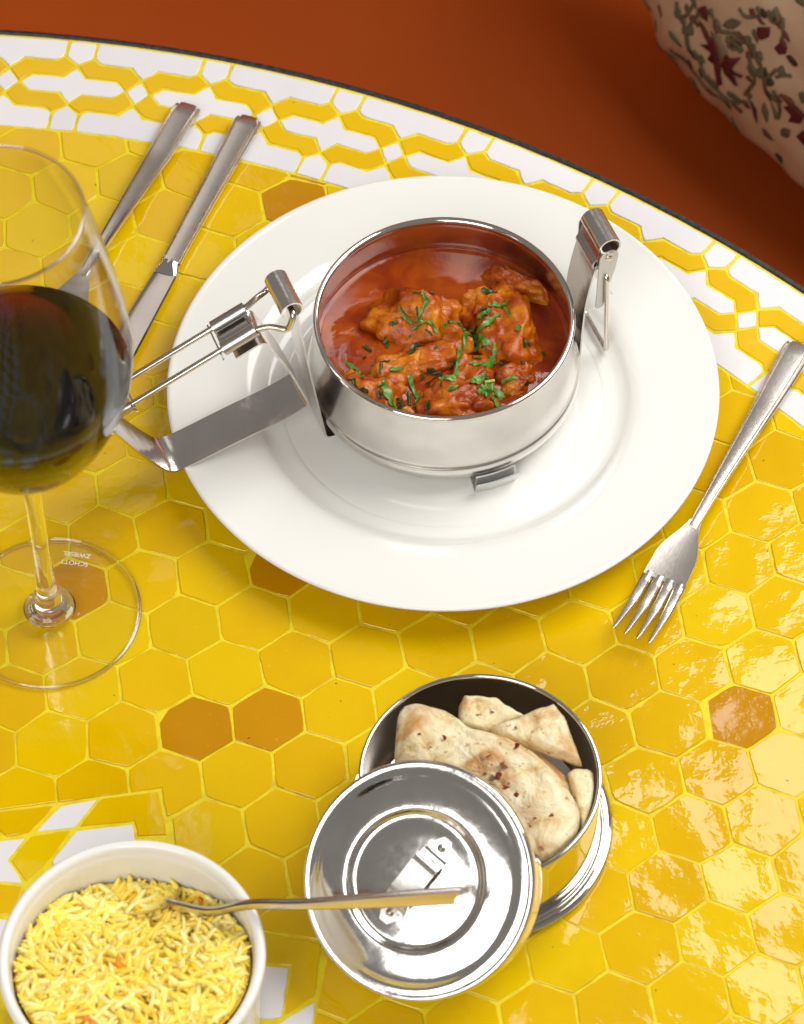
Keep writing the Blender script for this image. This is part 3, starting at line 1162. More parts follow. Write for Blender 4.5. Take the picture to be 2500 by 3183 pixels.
for i, (r, z) in enumerate(bo):
    a, b = bo[max(i - 1, 0)], bo[min(i + 1, len(bo) - 1)]
    d = Vector((b[0] - a[0], b[1] - a[1])).normalized()
    bi.append((max(.0003, r - d.y * W_T), z + d.x * W_T))
lip = [(.0369, .2790), (.0367, .2794), (.0363, .2793)]
mesh_obj("bowl", *lathe(bo + lip + bi[::-1], 128), THIN, glass, sharp=0)
mesh_obj('lip', *lathe([(.0365 + .00075 * math.cos(a), .2792 + .00075 * math.sin(a)) for a in [2 * PI * k / 10 for k in range(11)]], 128), SOLID, glass, sharp=0)
WL = .1780
wn = [(r + .00025, z - .0002) for r, z in bi if z < WL and r > .002]
rl_ = wn[-1][0]
mesh_obj("red_wine", *lathe([(0, wn[0][1])] + wn + [(rl_ + .0001, WL), (rl_ - .0012, WL - .0006), (rl_ - .004, WL - .0008), (0, WL - .0008)], 128), WINE, glass, sharp=50)


def etched(text, size, loc, rot):
    cu = bpy.data.curves.new("etched_lettering", 'FONT')
    cu.body = text
    cu.size = size
    cu.align_x = 'CENTER'
    cu.extrude = .00002
    o = bpy.data.objects.new("tmp", cu)
    scene.collection.objects.link(o)
    dg = bpy.context.evaluated_depsgraph_get()
    me = bpy.data.meshes.new_from_object(o.evaluated_get(dg))
    bpy.data.objects.remove(o)
    me.materials.clear()
    me.materials.append(ETCH)
    q = bpy.data.objects.new("etched_lettering", me)
    link(q, glass, loc)
    q.rotation_euler = (0, 0, rot)


etched("SCHOTT", .0034, (.0098, .0272, .00375), R(171))
etched("ZWIESEL", .0034, (.0108, .0320, .0036), R(171))


# ================================================================== cutlery
def loft(secs, cap=True):
    n, m_ = len(secs), len(secs[0])
    v_ = [p for s in secs for p in s]
    f_ = []
    for i in range(n - 1):
        for j in range(m_):
            f_.append((i * m_ + j, i * m_ + (j + 1) % m_, (i + 1) * m_ + (j + 1) % m_, (i + 1) * m_ + j))
    if cap:
        f_ += [tuple(range(m_))[::-1], tuple((n - 1) * m_ + j for j in range(m_))]
    return v_, f_


def lerp_table(T, s, smooth=True):
    for (a, x), (b, y) in zip(T, T[1:]):
        if s <= b:
            u = (s - a) / (b - a)
            if smooth: u = u * u * (3 - 2 * u)
            return x + (y - x) * u
    return T[-1][1]


# raised panel with a fine bead along both edges
HPROF = [(-1, 0), (-.985, .45), (-.88, .75), (-.80, .05), (-.70, .05), (-.62, .95), (-.4, 1), (.4, 1), (.62, .95), (.70, .05), (.80, .05), (.88, .75), (.985, .45), (1, 0), (.9, -.45), (.4, -.6), (-.4, -.6), (-.9, -.45)]


def handle_secs(s0, s1, wt, zt, tt, n=26):
    out = []
    for i in range(n + 1):
        s = s0 + (s1 - s0) * i / n
        w, z, th = lerp_table(wt, s, False), lerp_table(zt, s, False), lerp_table(tt, s, False)
        if i == 0: w, th = w * .90, th * .6
        ss = s
        out.append([(w * fx, ss + (.0016 * (fx * fx) if i == 0 else 0), z + th * h) for fx, h in HPROF])
    return out


def make_fork(name, label, loc, ang, mat=None):
    """handle end at the origin, tines towards +Y"""
    root = empty(name, loc, (0, 0, ang))
    tag(root, label, "fork", "forks on the table")
    wt = [(0, .0076), (.03, .0066), (.075, .0044), (.105, .0031), (.125, .0026), (.135, .0032)]
    zt = [(0, .0026), (.04, .0040), (.09, .0085), (.125, .0105), (.15, .0100)]
    tt = [(0, .0022), (.05, .0024), (.105, .0024), (.124, .0016), (.135, .0006)]
    mesh_obj("handle", *loft(handle_secs(0, .130, wt, zt, tt)), STEEL_CUT, root, sharp=32)
    hw = [(.124, .0026), (.150, .0099), (.160, .0103), (.1635, .0102)]
    zc = lambda s: .0105 - .0060 * max(0, min(1, (s - .126) / .050)) ** 1.2 + (.0050 * max(0, (s - .168) / .03) ** 1.6 if s > .168 else 0)
    secs = []
    for i in range(15):
        s = .126 + (.1615 - .126) * i / 14
        w = lerp_table(hw, s)
        top = [(w * u, s, zc(s) + .0005 * u * u * min(1, (s - .126) / .02) + .0006) for u in [k / 6 for k in range(-6, 7)]]
        bot = [(x, y, z - .0015 + .0005 * abs(x) / w) for x, y, z in top[::-1]]
        secs.append(top + bot)
    head = mesh_obj("head", *loft(secs), STEEL_CUT, root, sharp=50)
    for k in (-1.5, -.5, .5, 1.5):
        x0, x1 = k * .00535, k * .0060
        secs = []
        for i in range(15):
            e = i / 14
            s = .1595 + (.198 - .1595) * e
            x = x0 + (x1 - x0) * e
            w = .0024 * (1 - .68 * e ** 1.8)
            if i == 0: w = .0026
            if i == 14: w *= .55
            z = zc(s) + .0005 * (x / .0102) ** 2 + .0006
            th = .0015 * (1 - .35 * e)
            secs.append([(x - w, s, z - th * .5), (x - w * .75, s, z), (x, s, z + .00015), (x + w * .75, s, z), (x + w, s, z - th * .5), (x + w * .7, s, z - th), (x - w * .7, s, z - th)])
        mesh_obj("tine", *loft(secs), STEEL_CUT, head, sharp=45)
    return root


def heading(dx, dy): return math.atan2(dy, dx) - PI / 2


make_fork("table_fork", "silver fork with four tines lying to the right of the plate", (.1748, .0352, .0008), heading(-.0895, -.1745))
make_fork("table_fork", "silver utensil handle leftmost on the table, its head behind the wine glass", (-.1290, .1932, .0008), heading(-.0452, -.1154))

knife = empty("table_knife", (-.0974, .1832, .0010), (0, 0, heading(-.0371, -.0980)))
tag(knife, "silver table knife between the wine glass and the plate", "knife")
wt = [(0, .0074), (.05, .0058), (.095, .0050), (.108, .0052)]
zt = [(0, .0034), (.1, .0036), (.11, .0036)]
tt = [(0, .0030), (.06, .0030), (.1, .0026), (.11, .0024)]
mesh_obj("handle", *loft(handle_secs(0, .1040, wt, zt, tt)), STEEL_CUT, knife, sharp=32)
secs = []
for i in range(9):          # rounded bolster
    e = i / 8
    s = .1032 + .0090 * e
    w = .0046 + .0014 * math.sin(e * PI * .5)
    h = .0030 * (1 - e * .62) + .0004 * math.sin(e * PI)
    secs.append([(w * math.cos(a), s, .0032 + h * math.sin(a)) for a in [2 * PI * k / 20 for k in range(20)]])
mesh_obj("bolster", *loft(secs), STEEL_TIN, knife, sharp=60)
secs = []
for i in range(31):
    e = i / 30
    s = .1110 + .104 * e
    wl = .0057 + .0012 * math.sin(min(1, e * 1.3) * PI)                      # edge side
    wr = .0060 + .0010 * e
    if e > .82:
        q = (e - .82) / .18
        wl *= math.sqrt(max(.0, 1 - q * q)) + .02
        wr *= math.sqrt(max(.0, 1 - q ** 4)) + .02
    th = .0011 * (1 - .5 * e)
    secs.append([(-wr, s, .0030), (-wr * .9, s, .0030 + th), (wl * .55, s, .0030 + th * .8), (wl, s, .0030), (wl * .55, s, .0030 - th * .8), (-wr * .9, s, .0030 - th)])
mesh_obj("blade", *loft(secs), STEEL_BLADE, knife, sharp=25)

# ================================================================== bread tin
NX, NY = .0142, -.2350
tin = empty("bread_tin", (NX, NY, .0003))
tag(tin, "round stainless steel tin holding folded pieces of naan bread", "tin")
wall = [(0, .0008), (.050, .0008), (.0530, .0020), (.0535, .0060), (.0528, .0200), (.0518, .0385), (.0516, .0408)]
mesh_obj("outer_wall", *lathe([(max(p.x, 0), p.y) for p in spline(wall, 4)], 144), STEEL_TIN, tin, sharp=60)
rm = [(.0516 + .0011 * math.cos(a), .0418 + .0011 * math.sin(a)) for a in [2 * PI * k / 14 for k in range(15)]]
mesh_obj("rolled_rim", *lathe(rm, 144), STEEL_TIN, tin, sharp=0)
inn = [(.0506, .0412), (.0507, .030), (.0508, .010), (.049, .0040), (.045, .0026), (0, .0026)]
mesh_obj("inner_wall", *lathe(inn, 144), STEEL_IN, tin, sharp=50)
ringp = [(.0528, .0008), (.0580, .0009), (.0591, .0020), (.0592, .0034), (.0584, .0045), (.0575, .0043), (.0569, .0032), (.0560, .0026), (.0552, .0030), (.0547, .0042), (.0540, .0046), (.0532, .0040)]
mesh_obj("foot_ring", *lathe(ringp, 144), STEEL_TIN, tin, sharp=40)

# ------------------------------------------------------------------ naan
t = NT("naan_crust")
tc = t.n('ShaderNodeTexCoord')
v = pos_vec(t, True)
n1 = t.noise(62, 5, v, .6, .9)
c = t.ramp(n1.outputs[0], [(.27, (.44, .23, .06)), (.38, (.66, .46, .20)), (.48, (.80, .66, .38)), (.66, (.85, .75, .50)), (.82, (.87, .79, .57))])
n2 = t.noise(36, 3, v, .6, 1.0)
m2 = t.ramp(n2.outputs[0], [(.51, (0, 0, 0)), (.70, (.9, .9, .9))])
mxa = t.n('ShaderNodeMix', data_type='RGBA')
t.l(m2.outputs[0], mxa.inputs[0]); t.l(c.outputs[0], mxa.inputs[6])
mxa.inputs[7].default_value = (.50, .20, .03, 1)
n3 = t.noise(260, 3, v)
m3 = t.ramp(n3.outputs[0], [(.64, (0, 0, 0)), (.72, (.9, .9, .9))])
mxb = t.n('ShaderNodeMix', data_type='RGBA')
t.l(m3.outputs[0], mxb.inputs[0]); t.l(mxa.outputs[2], mxb.inputs[6])
mxb.inputs[7].default_value = (.42, .10, .015, 1)
t.l(mxb.outputs[2], t.b.inputs['Base Color'])
t.set(Roughness=.46)
n4 = t.noise(150, 4, v)
b1 = t.bump(n1.outputs[0], .7, .0040)
t.bump(n4.outputs[0], .6, .0012, b1)
NAAN = t.m
t = NT("chilli_flake")
n1 = t.noise(300, 2, pos_vec(t))
c = t.ramp(n1.outputs[0], [(.4, (.16, .010, .006)), (.65, (.34, .030, .014))])
t.l(c.outputs[0], t.b.inputs['Base Color'])
t.set(Roughness=.35)
CHILLI = t.m


def bread(outline, z0, thick, seed, slope=(0, 0), fold=0.0, label="", crisp=3.4):
    P = [Vector((x, y, 0)) for x, y in outline]
    if crisp > 5:       # cut piece: straight sides, sharp corners
        P = [P[i].lerp(P[(i + 1) % len(P)], k / 10) for i in range(len(P)) for k in range(10)]
    else:
        P = spline(P + [P[0]], 5)[:-1]
    c = sum(P, Vector()) / len(P)
    n = len(P)
    K = 22
    v_, f_ = [], []

    def zt(p, e):
        q = Vector((p.x * 60, p.y * 60, seed * 4.7))
        h = thick * math.sqrt(max(0, 1 - e ** crisp))
        return z0 + h + (p.x - c.x) * slope[0] + (p.y - c.y) * slope[1] + (.0024 * fbm(q * .75, 2) + .0022 * (abs(fbm(q * 1.7, 2)) - .25) + .0009 * fbm(q * 5, 3)) * (1 - .35 * e) + fold * math.exp(-((e - .78) / .12) ** 2)
    for side in (1, -1):
        v_.append((c.x, c.y, zt(c, 0) if side > 0 else z0 - thick * .7))
        for i in range(1, K + 1):
            e = i / K
            e = 1 - (1 - e) ** 1.5
            for p in P:
                q = c.lerp(p, e)
                q = q * min(1, .0492 / max(q.length, 1e-6))
                z = zt(q, e) if side > 0 else z0 - thick * .7 * math.sqrt(max(0, 1 - e ** 5)) + (q.x - c.x) * slope[0] + (q.y - c.y) * slope[1]
                v_.append((q.x, q.y, max(z, .004)))
    m_ = 1 + K * n
    for s in (0, 1):
        o = s * m_
        for k in range(n):
            tri = (o, o + 1 + k, o + 1 + (k + 1) % n)
            f_.append(tri if s == 0 else tri[::-1])
        for i in range(K - 1):
            for k in range(n):
                a, b = o + 1 + i * n + k, o + 1 + i * n + (k + 1) % n
                q = (a, a + n, b + n, b)
                f_.append(q if s == 0 else q[::-1])
    for k in range(n):
        a, b = 1 + (K - 1) * n + k, 1 + (K - 1) * n + (k + 1) % n
        f_.append((a, a + m_, b + m_, b))
    o = mesh_obj("naan_bread", v_, f_, NAAN, None, (NX, NY, 0), sharp=0)
    tag(o, label, "bread", "naan pieces in the steel tin")
    return o, BVHTree.FromPolygons([Vector(p) for p in v_], f_)


n1_, bv1 = bread([(-0.037, 0.0122), (-0.0345, 0.0352), (-0.0242, 0.0376), (-0.0139, 0.0339), (-0.0058, 0.0264), (0.0065, 0.0214), (0.0206, 0.014), (0.0326, 0.0022), (0.0412, -0.0123), (0.0423, -0.0219), (0.0385, -0.0361), (0.0272, -0.0459), (0.0113, -0.0454), (-0.0045, -0.0289), (-0.0245, -0.0121), (-0.0356, 0.0)],
                 .0390, .0090, 1, (0.02, 0.02), .0012, "largest folded naan piece, sprinkled with chilli flakes, partly under the lid", 4.5)
n2_, bv2 = bread([(-0.0088, 0.0400), (-0.0067, 0.0440), (0.0085, 0.0425), (0.0213, 0.0337), (0.0024, 0.0262), (-0.0094, 0.0285)],
                 .0340, .0070, 2, (0, .12), 0, "small naan piece standing at the back wall of the tin", 6)
n3_, bv3 = bread([(0.0044, 0.0262), (0.0330, 0.0366), (0.0375, 0.0300), (0.0443, 0.0071), (0.0226, 0.0168), (0.0084, 0.0206)],
                 .0385, .0055, 3, (.10, .10), 0, "pointed naan wedge at the back right of the tin", 9)
n4_, bv4 = bread([(0.0381, 0.0042), (0.0418, 0.0066), (0.0493, 0.0046), (0.05, -0.0099), (0.0452, -0.0254), (0.042, -0.0195), (0.0398, -0.0075)],
                 .0345, .0060, 4, (0, .12), 0, "narrow toasted naan roll against the right wall of the tin")
n5_, bv5 = bread([(-0.0037, 0.0294), (0.0086, 0.0256), (0.0208, 0.0206), (0.0338, 0.0095), (0.0409, -0.0026), (0.0391, -0.0147), (0.0263, -0.005), (0.0083, 0.0096)],
                 .0330, .0060, 5, (0, 0), 0, "browned naan layer showing between the largest piece and the back wedge")
rf = random.Random(3)


def flake(x, y, bv, root, size):
    h = bv.ray_cast(Vector((x, y, .2)), Vector((0, 0, -1)))
    if h[0] is None: return
    z, nn = h[0].z + .0003, h[1]
    k = 5
    pts = []
    a0 = rf.uniform(0, 6)
    for i in range(k):
        a = a0 + 2 * PI * i / k
        r = size * rf.uniform(.55, 1.25)
        q = Vector((r * math.cos(a), r * .75 * math.sin(a), 0))
        q.z = -(nn.x * q.x + nn.y * q.y) / max(nn.z, .3)
        pts.append((x + q.x, y + q.y, z + q.z + rf.uniform(0, .0004)))
    v_ = pts + [(a, b, c_ - .0003) for a, b, c_ in pts]
    f_ = [tuple(range(k)), tuple(range(2 * k - 1, k - 1, -1))] + [(i, i + k, (i + 1) % k + k, (i + 1) % k) for i in range(k)]
    mesh_obj("chilli_flake", v_, f_, CHILLI, root, smooth=False)


for i, (x, y) in enumerate([(-0.0149, 0.0158), (0.0154, 0.0109), (0.0036, 0.006), (0.0109, 0.0018), (0.0059, -0.0036), (0.008, -0.0036), (0.011, -0.0091), (0.0151, -0.0129), (0.03, -0.0231), (-0.0262, 0.0181), (-0.0213, 0.0116), (0.023, -0.0242), (0.0205, -0.0281), (0.0023, -0.0018), (0.0122, -0.0069)]):
    flake(x, y, bv1, n1_, 1.35 * (.0013, .0015, .0011, .0017, .0014, .0013, .0014, .0010, .0009, .0006, .0005, .0006, .0007, .0007, .0006)[i])
for k in range(26):
    x, y = rf.gauss(.013, .012), rf.gauss(-.008, .013)
    flake(x, y, bv1, n1_, rf.uniform(.0002, .0004))
for x, y, bv, rt in [(0.0027, 0.0234, bv5, n5_), (0.0057, 0.0347, bv2, n2_), (0.016, 0.0237, bv3, n3_), (0.0149, 0.0182, bv5, n5_)]:
    flake(x, y, bv, rt, .0010)

# ------------------------------------------------------------------ lid leaning on the tin
th, ph = R(34), R(-120)
nz = Vector((math.sin(th) * math.cos(ph), math.sin(th) * math.sin(ph), math.cos(th)))
xl = Vector((1, 0, 0)); xl = (xl - nz * xl.dot(nz)).normalized()
yl = nz.cross(xl)
LM = Matrix((xl, yl, nz)).transposed()
lid = empty("tin_lid", (-.0118, -.2890, .0462))
lid.rotation_euler = LM.to_euler()
tag(lid, "shiny round steel lid with a riveted strap handle, propped against the bread tin", "lid")
lp = [(0, .0076), (.010, .0074), (.020, .0068), (.0265, .0058), (.0285, .0066), (.0300, .0080), (.0318, .0083), (.0360, .0079), (.0410, .0070), (.0430, .0062), (.0450, .0050), (.0475, .0045), (.0495, .0046), (.0505, .0036), (.0508, .0015), (.0506, -.0006), (.0499, -.0014), (.0495, -.0030), (.0495, -.0130), (.0488, -.0130), (.0487, -.0020), (.0470, .0020), (.0440, .0020), (.0410, .0050), (.0320, .0070), (.0290, .0052), (0, .0050)]
mesh_obj("lid_disc", *lathe([(max(p.x, 0), p.y) for p in spline(lp, 4)], 160), STEEL_LID, lid, sharp=60)
# strap handle, bowed up between two dished rivet pads
ha = R(50)
path = fillet([(-.0222, .0066), (-.0125, .0066), (-.0095, .0125), (.0095, .0125), (.0125, .0066), (.0222, .0066)], .003, 6)
hs, hf = strap([tuple(p) for p in path], -.0058, .0058, .0009)
hs = [(x, y * (1 if abs(x) < .016 else math.sqrt(max(.03, 1 - ((abs(x) - .016) / .0066) ** 2))), z) for x, y, z in hs]
rot = lambda L: [(x * math.cos(ha) - y * math.sin(ha), x * math.sin(ha) + y * math.cos(ha), z) for x, y, z in L]
lh = mesh_obj("strap_handle", rot(hs), hf, STEEL_POT, lid, sharp=40)
for sx in (-.0175, .0175):
    v_, f_ = lathe([(0, .0084), (.0010, .0082), (.0018, .0074), (.0020, .0066)], 20)
    mesh_obj("rivet", rot([(x + sx, y, z) for x, y, z in v_]), f_, STEEL_WIRE, lh, sharp=0)

# ================================================================== rice bowl
BX, BY = -.1302, -.3336
t = NT("white_ramekin_glaze")
t.b.inputs['Base Color'].default_value = (.80, .785, .745, 1)
n1 = t.noise(12, 2, pos_vec(t))
c = t.ramp(n1.outputs[0], [(.3, (.78, .765, .72)), (.7, (.82, .805, .77))])
t.l(c.outputs[0], t.b.inputs['Base Color'])
t.set(Roughness=.12)
RAM = t.m
rp = [(0, .0004), (.044, .0004), (.0490, .0012), (.0505, .0035), (.0512, .020), (.0520, .046), (.0524, .0545), (.0532, .0562), (.0544, .0580), (.0550, .0602), (.0546, .0622), (.0534, .0632), (.0518, .0630), (.0506, .0618), (.0500, .0590), (.0492, .0540), (.0486, .030), (.0478, .012), (.0440, .0070), (0, .0066)]
bowl = mesh_obj("rice_bowl", *lathe([(max(p.x, 0), p.y) for p in spline(rp, 4)], 128), RAM, None, (BX, BY, .0003), sharp=0)
tag(bowl, "white ceramic ramekin full of yellow rice at the bottom left", "bowl")


def rice_z(x, y):
    e = max(0, min(1, (.034 - y) / .052))
    e = e * e * (3 - 2 * e)
    z = .0385 + .0225 * e
    z += .007 * math.exp(-(((x + .033) / .016) ** 2 + ((y - .030) / .012) ** 2))    # left shoulder
    z += .006 * max(0, min(1, (x - .012) / .03)) * (1 - e)
    z += .0030 * fbm((x * 42, y * 42, 9), 3)
    return z


t = NT("saffron_rice")
at = t.n('ShaderNodeAttribute', attribute_name="grain_colour")
t.l(at.outputs['Color'], t.b.inputs['Base Color'])
t.set(Roughness=.34)
RICE = t.m
rg = random.Random(21)
V_, F_, C_ = [], [], []
K, S = 9, 7


def grain(c, d, L, r, bend, col):
    d = d.normalized()
    s = d.orthogonal().normalized()
    s.rotate(Matrix.Rotation(rg.uniform(0, 6.28), 3, d))
    u = d.cross(s)
    n = len(V_)
    for i in range(K):
        e = -1 + 2 * i / (K - 1)
        rr = r * max(.10, (1 - abs(e) ** 4.5)) ** .5
        p = c + d * (L / 2 * e) + s * (bend * (e * e - .33))
        for k in range(S):
            a = 2 * PI * k / S
            V_.append(p + (s * math.cos(a) + u * math.sin(a) * 1.1) * rr)
            C_.append(col)
    for i in range(K - 1):
        for k in range(S):
            F_.append((n + i * S + k, n + i * S + (k + 1) % S, n + (i + 1) * S + (k + 1) % S, n + (i + 1) * S + k))
    F_.append(tuple(n + k for k in range(S))[::-1])
    F_.append(tuple(n + (K - 1) * S + k for k in range(S)))


# bed under the loose grains
RS = 40
n0 = len(V_)
for j in range(RS + 1):
    for i in range(48):
        rr = .0487 * j / RS
        a = 2 * PI * i / 48
        x, y = rr * math.cos(a), rr * math.sin(a)
        V_.append(Vector((x, y, rice_z(x, y) - .0028)))
        C_.append((.97, .60, .015))
for j in range(RS):
    for i in range(48):
        k = (i + 1) % 48
        F_.append((n0 + j * 48 + i, n0 + (j + 1) * 48 + i, n0 + (j + 1) * 48 + k, n0 + j * 48 + k))
for q in range(2100):
    while True:
        x, y = rg.uniform(-.048, .048), rg.uniform(-.048, .048)
        if math.hypot(x, y) < .0476: break
    L = rg.uniform(.0098, .0150)
    yaw = rg.uniform(0, 2 * PI)
    pit = rg.gauss(0, .30)
    d = Vector((math.cos(yaw) * math.cos(pit), math.sin(yaw) * math.cos(pit), math.sin(pit)))
    z = rice_z(x, y) + rg.uniform(-.0032, .0026)
    for sg in (-1, 1):      # keep the tips inside the bowl
        tip = Vector((x, y, 0)) + d * (L / 2 * sg)
        rr = math.hypot(tip.x, tip.y)
        if rr > .0482:
            x -= tip.x * (1 - .0482 / rr); y -= tip.y * (1 - .0482 / rr)
    u = rg.random()
    if u < .005: col = (.82, .26, .01)
    elif u < .07: col = (.95, .60, .03)
    elif u < .65: col = (.98, .76, .11)
    else: col = (.98, .84, .28)
    grain(Vector((x, y, z)), d, L, rg.uniform(.00100, .00125), rg.uniform(-.0026, .0026), col)
me = bpy.data.meshes.new("saffron_rice")
me.from_pydata([tuple(p) for p in V_], [], F_)
ca = me.color_attributes.new("grain_colour", 'FLOAT_COLOR', 'POINT')
ca.data.foreach_set("color", [q for c_ in C_ for q in (*c_, 1.0)])
me.materials.append(RICE)
me.shade_smooth()
rice = link(bpy.data.objects.new("saffron_rice", me), None, (BX, BY, .0003))
tag(rice, "long-grained yellow saffron rice heaped in the white ramekin", "rice", kind="stuff")

# serving spoon resting across the bowl's edge, over the lid
spoon = empty("serving_spoon", (BX, BY, .0003))
tag(spoon, "silver serving spoon stuck in the rice with its handle over the lid", "spoon")
cpts = [(.0120, .0355, .0420), (.0300, .0270, .0510), (.0480, .0218, .0662), (.0700, .0180, .0732), (.1000, .0150, .0815), (.1357, .0124, .0905)]
P = spline([Vector(p) for p in cpts], 8)
secs = []
n = len(P)
for i, p in enumerate(P):
    d = (P[min(i + 1, n - 1)] - P[max(i - 1, 0)]).normalized()
    e = i / (n - 1)
    side = d.cross(Vector((0, 0, 1))).normalized()
    up = side.cross(d)
    roll = R(-74)
    sd = side * math.cos(roll) + up * math.sin(roll)
    ud = d.cross(sd) * -1
    w = lerp_table([(0, .0030), (.3, .0020), (.55, .0024), (.9, .0044), (1, .0046)], e)
    th = lerp_table([(0, .0014), (.4, .0018), (1, .0018)], e)
    sh_ = -.006 if i == n - 1 else 0
    secs.append([p + sd * (w * fx) + ud * (th * h) + d * (sh_ * (.5 + .5 * fx)) for fx, h in HPROF])
mesh_obj("handle", *loft(secs), STEEL_CUT, spoon, sharp=32)
# dished bowl of the spoon
d = (P[0] - P[3]).normalized()
cb = P[0] + d * .020
side = d.cross(Vector((0, 0, 1))).normalized()
up = side.cross(d)
side.rotate(Matrix.Rotation(R(18), 3, d)); up.rotate(Matrix.Rotation(R(18), 3, d))
mbs = MB()
for lay in (0, 1):
    for j in range(13):
        for i in range(40):
            rr = j / 12
            a = 2 * PI * i / 40
            x, y = rr * math.cos(a) * .0250, rr * math.sin(a) * .0165
            z = -.0075 * (1 - rr ** 2.2) - (.0009 if lay else 0) + .0035
            mbs.v.append(tuple(cb + d * x + side * y + up * z))
for lay in (0, 1):
    o = lay * 13 * 40
    for j in range(12):
        for i in range(40):
            k = (i + 1) % 40
            q = (o + j * 40 + i, o + (j + 1) * 40 + i, o + (j + 1) * 40 + k, o + j * 40 + k)
            mbs.f.append(q if lay == 0 else q[::-1])
for i in range(40):
    k = (i + 1) % 40
    mbs.f.append((12 * 40 + i, 12 * 40 + k, 25 * 40 + k, 25 * 40 + i))
mbs.obj("spoon_bowl", STEEL_CUT, spoon, sharp=60)

# ================================================================== cushion on the bench
t = NT("cream_cotton")
v = pos_vec(t)
n1 = t.noise(28, 4, v)
c = t.ramp(n1.outputs[0], [(.3, (.48, .32, .19)), (.7, (.62, .45, .28))])
t.l(c.outputs[0], t.b.inputs['Base Color'])
t.set(Roughness=.85)
n2 = t.noise(900, 2, v)
b1 = t.bump(n1.outputs[0], .5, .004)
t.bump(n2.outputs[0], .4, .0006, b1)
COTTON = t.m


def thread(name, col):
    t = NT(name)
    n1 = t.noise(500, 2, pos_vec(t))
    c = t.ramp(n1.outputs[0], [(.3, [q * .75 for q in col]), (.7, col)])
    t.l(c.outputs[0], t.b.inputs['Base Color'])
    t.set(Roughness=.7)
    t.bump(n1.outputs[0], .6, .0006)
    return t.m


TH = {"red": thread("maroon_thread", (.115, .010, .008)), "khaki": thread("khaki_thread", (.26, .20, .11)), "olive": thread("olive_thread", (.13, .11, .045)), "brown": thread("brown_thread", (.055, .024, .010)), "rust": thread("rust_thread", (.16, .04, .018))}
CU1, CU2, CUN = .0, .0, -.02
E1, E2 = Vector((.655, -.755, 0)), Vector((0, .35, .94))
EN = E1.cross(E2).normalized()
CC = Vector((.113, .470, -.245)) + E1 * (.2 + CU1) + E2 * (.2 + CU2) + EN * CUN
HSZ = .2


def cush(u, v_, off=0.0, side=1):
    q = max(0, (1 - abs(u) ** 2.6)) * max(0, (1 - abs(v_) ** 2.6))
    h = .068 * q ** .45
    wr = (.006 * fbm((u * 5, v_ * 5, 2 + side), 3) + .004 * (1 - min(1, q * 1.4)) * math.sin(26 * (u - v_)) ) * min(1, q * 6)
    px = u * (1 - .05 * (1 - v_ * v_) - .13 * u ** 4 * v_ ** 4)
    py = v_ * (1 - .05 * (1 - u * u) - .13 * u ** 4 * v_ ** 4)
    return CC + E1 * (HSZ * px) + E2 * (HSZ * py) + EN * (side * (h + wr + off))


cushion = empty("floral_cushion", (.30, .345, -.25))
tag(cushion, "cream cushion embroidered with maroon flowers and olive vines on the bench", "cushion")
co_ = Vector((-.30, -.345, .25))
mbc = MB()
NG = 56
g = [math.sin((-.5 + i / NG) * PI) for i in range(NG + 1)]
for side in (1, -1):
    for vv in g:
        for uu in g:
            mbc.v.append(tuple(cush(uu, vv, 0, side)))
m_ = (NG + 1) ** 2
for s in (0, 1):
    for j in range(NG):
        for i in range(NG):
            a = s * m_ + j * (NG + 1) + i
            q = (a, a + 1, a + NG + 2, a + NG + 1)
            mbc.f.append(q if s == 0 else q[::-1])
mbc.obj("cover", COTTON, cushion, tuple(co_), sharp=0)
edge = [cush(u, -1) for u in g] + [cush(1, u) for u in g[1:]] + [cush(-u, 1) for u in g[1:]] + [cush(-1, -u) for u in g[1:]]
mesh_obj("piping", *wire(edge, .003, 8), COTTON, cushion, tuple(co_), sharp=0)


def patch(uv, mat, name, off=.0014):
    n = len(uv)
    cu_ = (sum(p[0] for p in uv) / n, sum(p[1] for p in uv) / n)
    v_ = []
    for o in (off, off - .0016):
        v_.append(tuple(cush(*cu_, o)))
        for e in (.5, 1):
            v_ += [tuple(cush(cu_[0] + (p[0] - cu_[0]) * e, cu_[1] + (p[1] - cu_[1]) * e, o - (.0004 if e == 1 else 0))) for p in uv]
    f_ = []
    m_ = 1 + 2 * n
    for s in (0, m_):
        for k in range(n):
            j = (k + 1) % n
            f_ += [(s, s + 1 + k, s + 1 + j), (s + 1 + k, s + 1 + n + k, s + 1 + n + j, s + 1 + j)]
    for k in range(n):
        j = (k + 1) % n
        f_.append((1 + n + k, m_ + 1 + n + k, m_ + 1 + n + j, 1 + n + j))
    mesh_obj(name, v_, f_, mat, cushion, tuple(co_), sharp=0)


def leaf_uv(a, b, w):
    a, b = Vector(a), Vector(b)
    d = b - a
    s = Vector((-d.y, d.x)).normalized() * w * .5
    return [tuple(a)] + [tuple(a + d * e + s * k) for e, k in ((.2, .7), (.45, 1), (.75, .6))] + [tuple(b)] + [tuple(a + d * e - s * k) for e, k in ((.75, .6), (.45, 1), (.2, .7))]


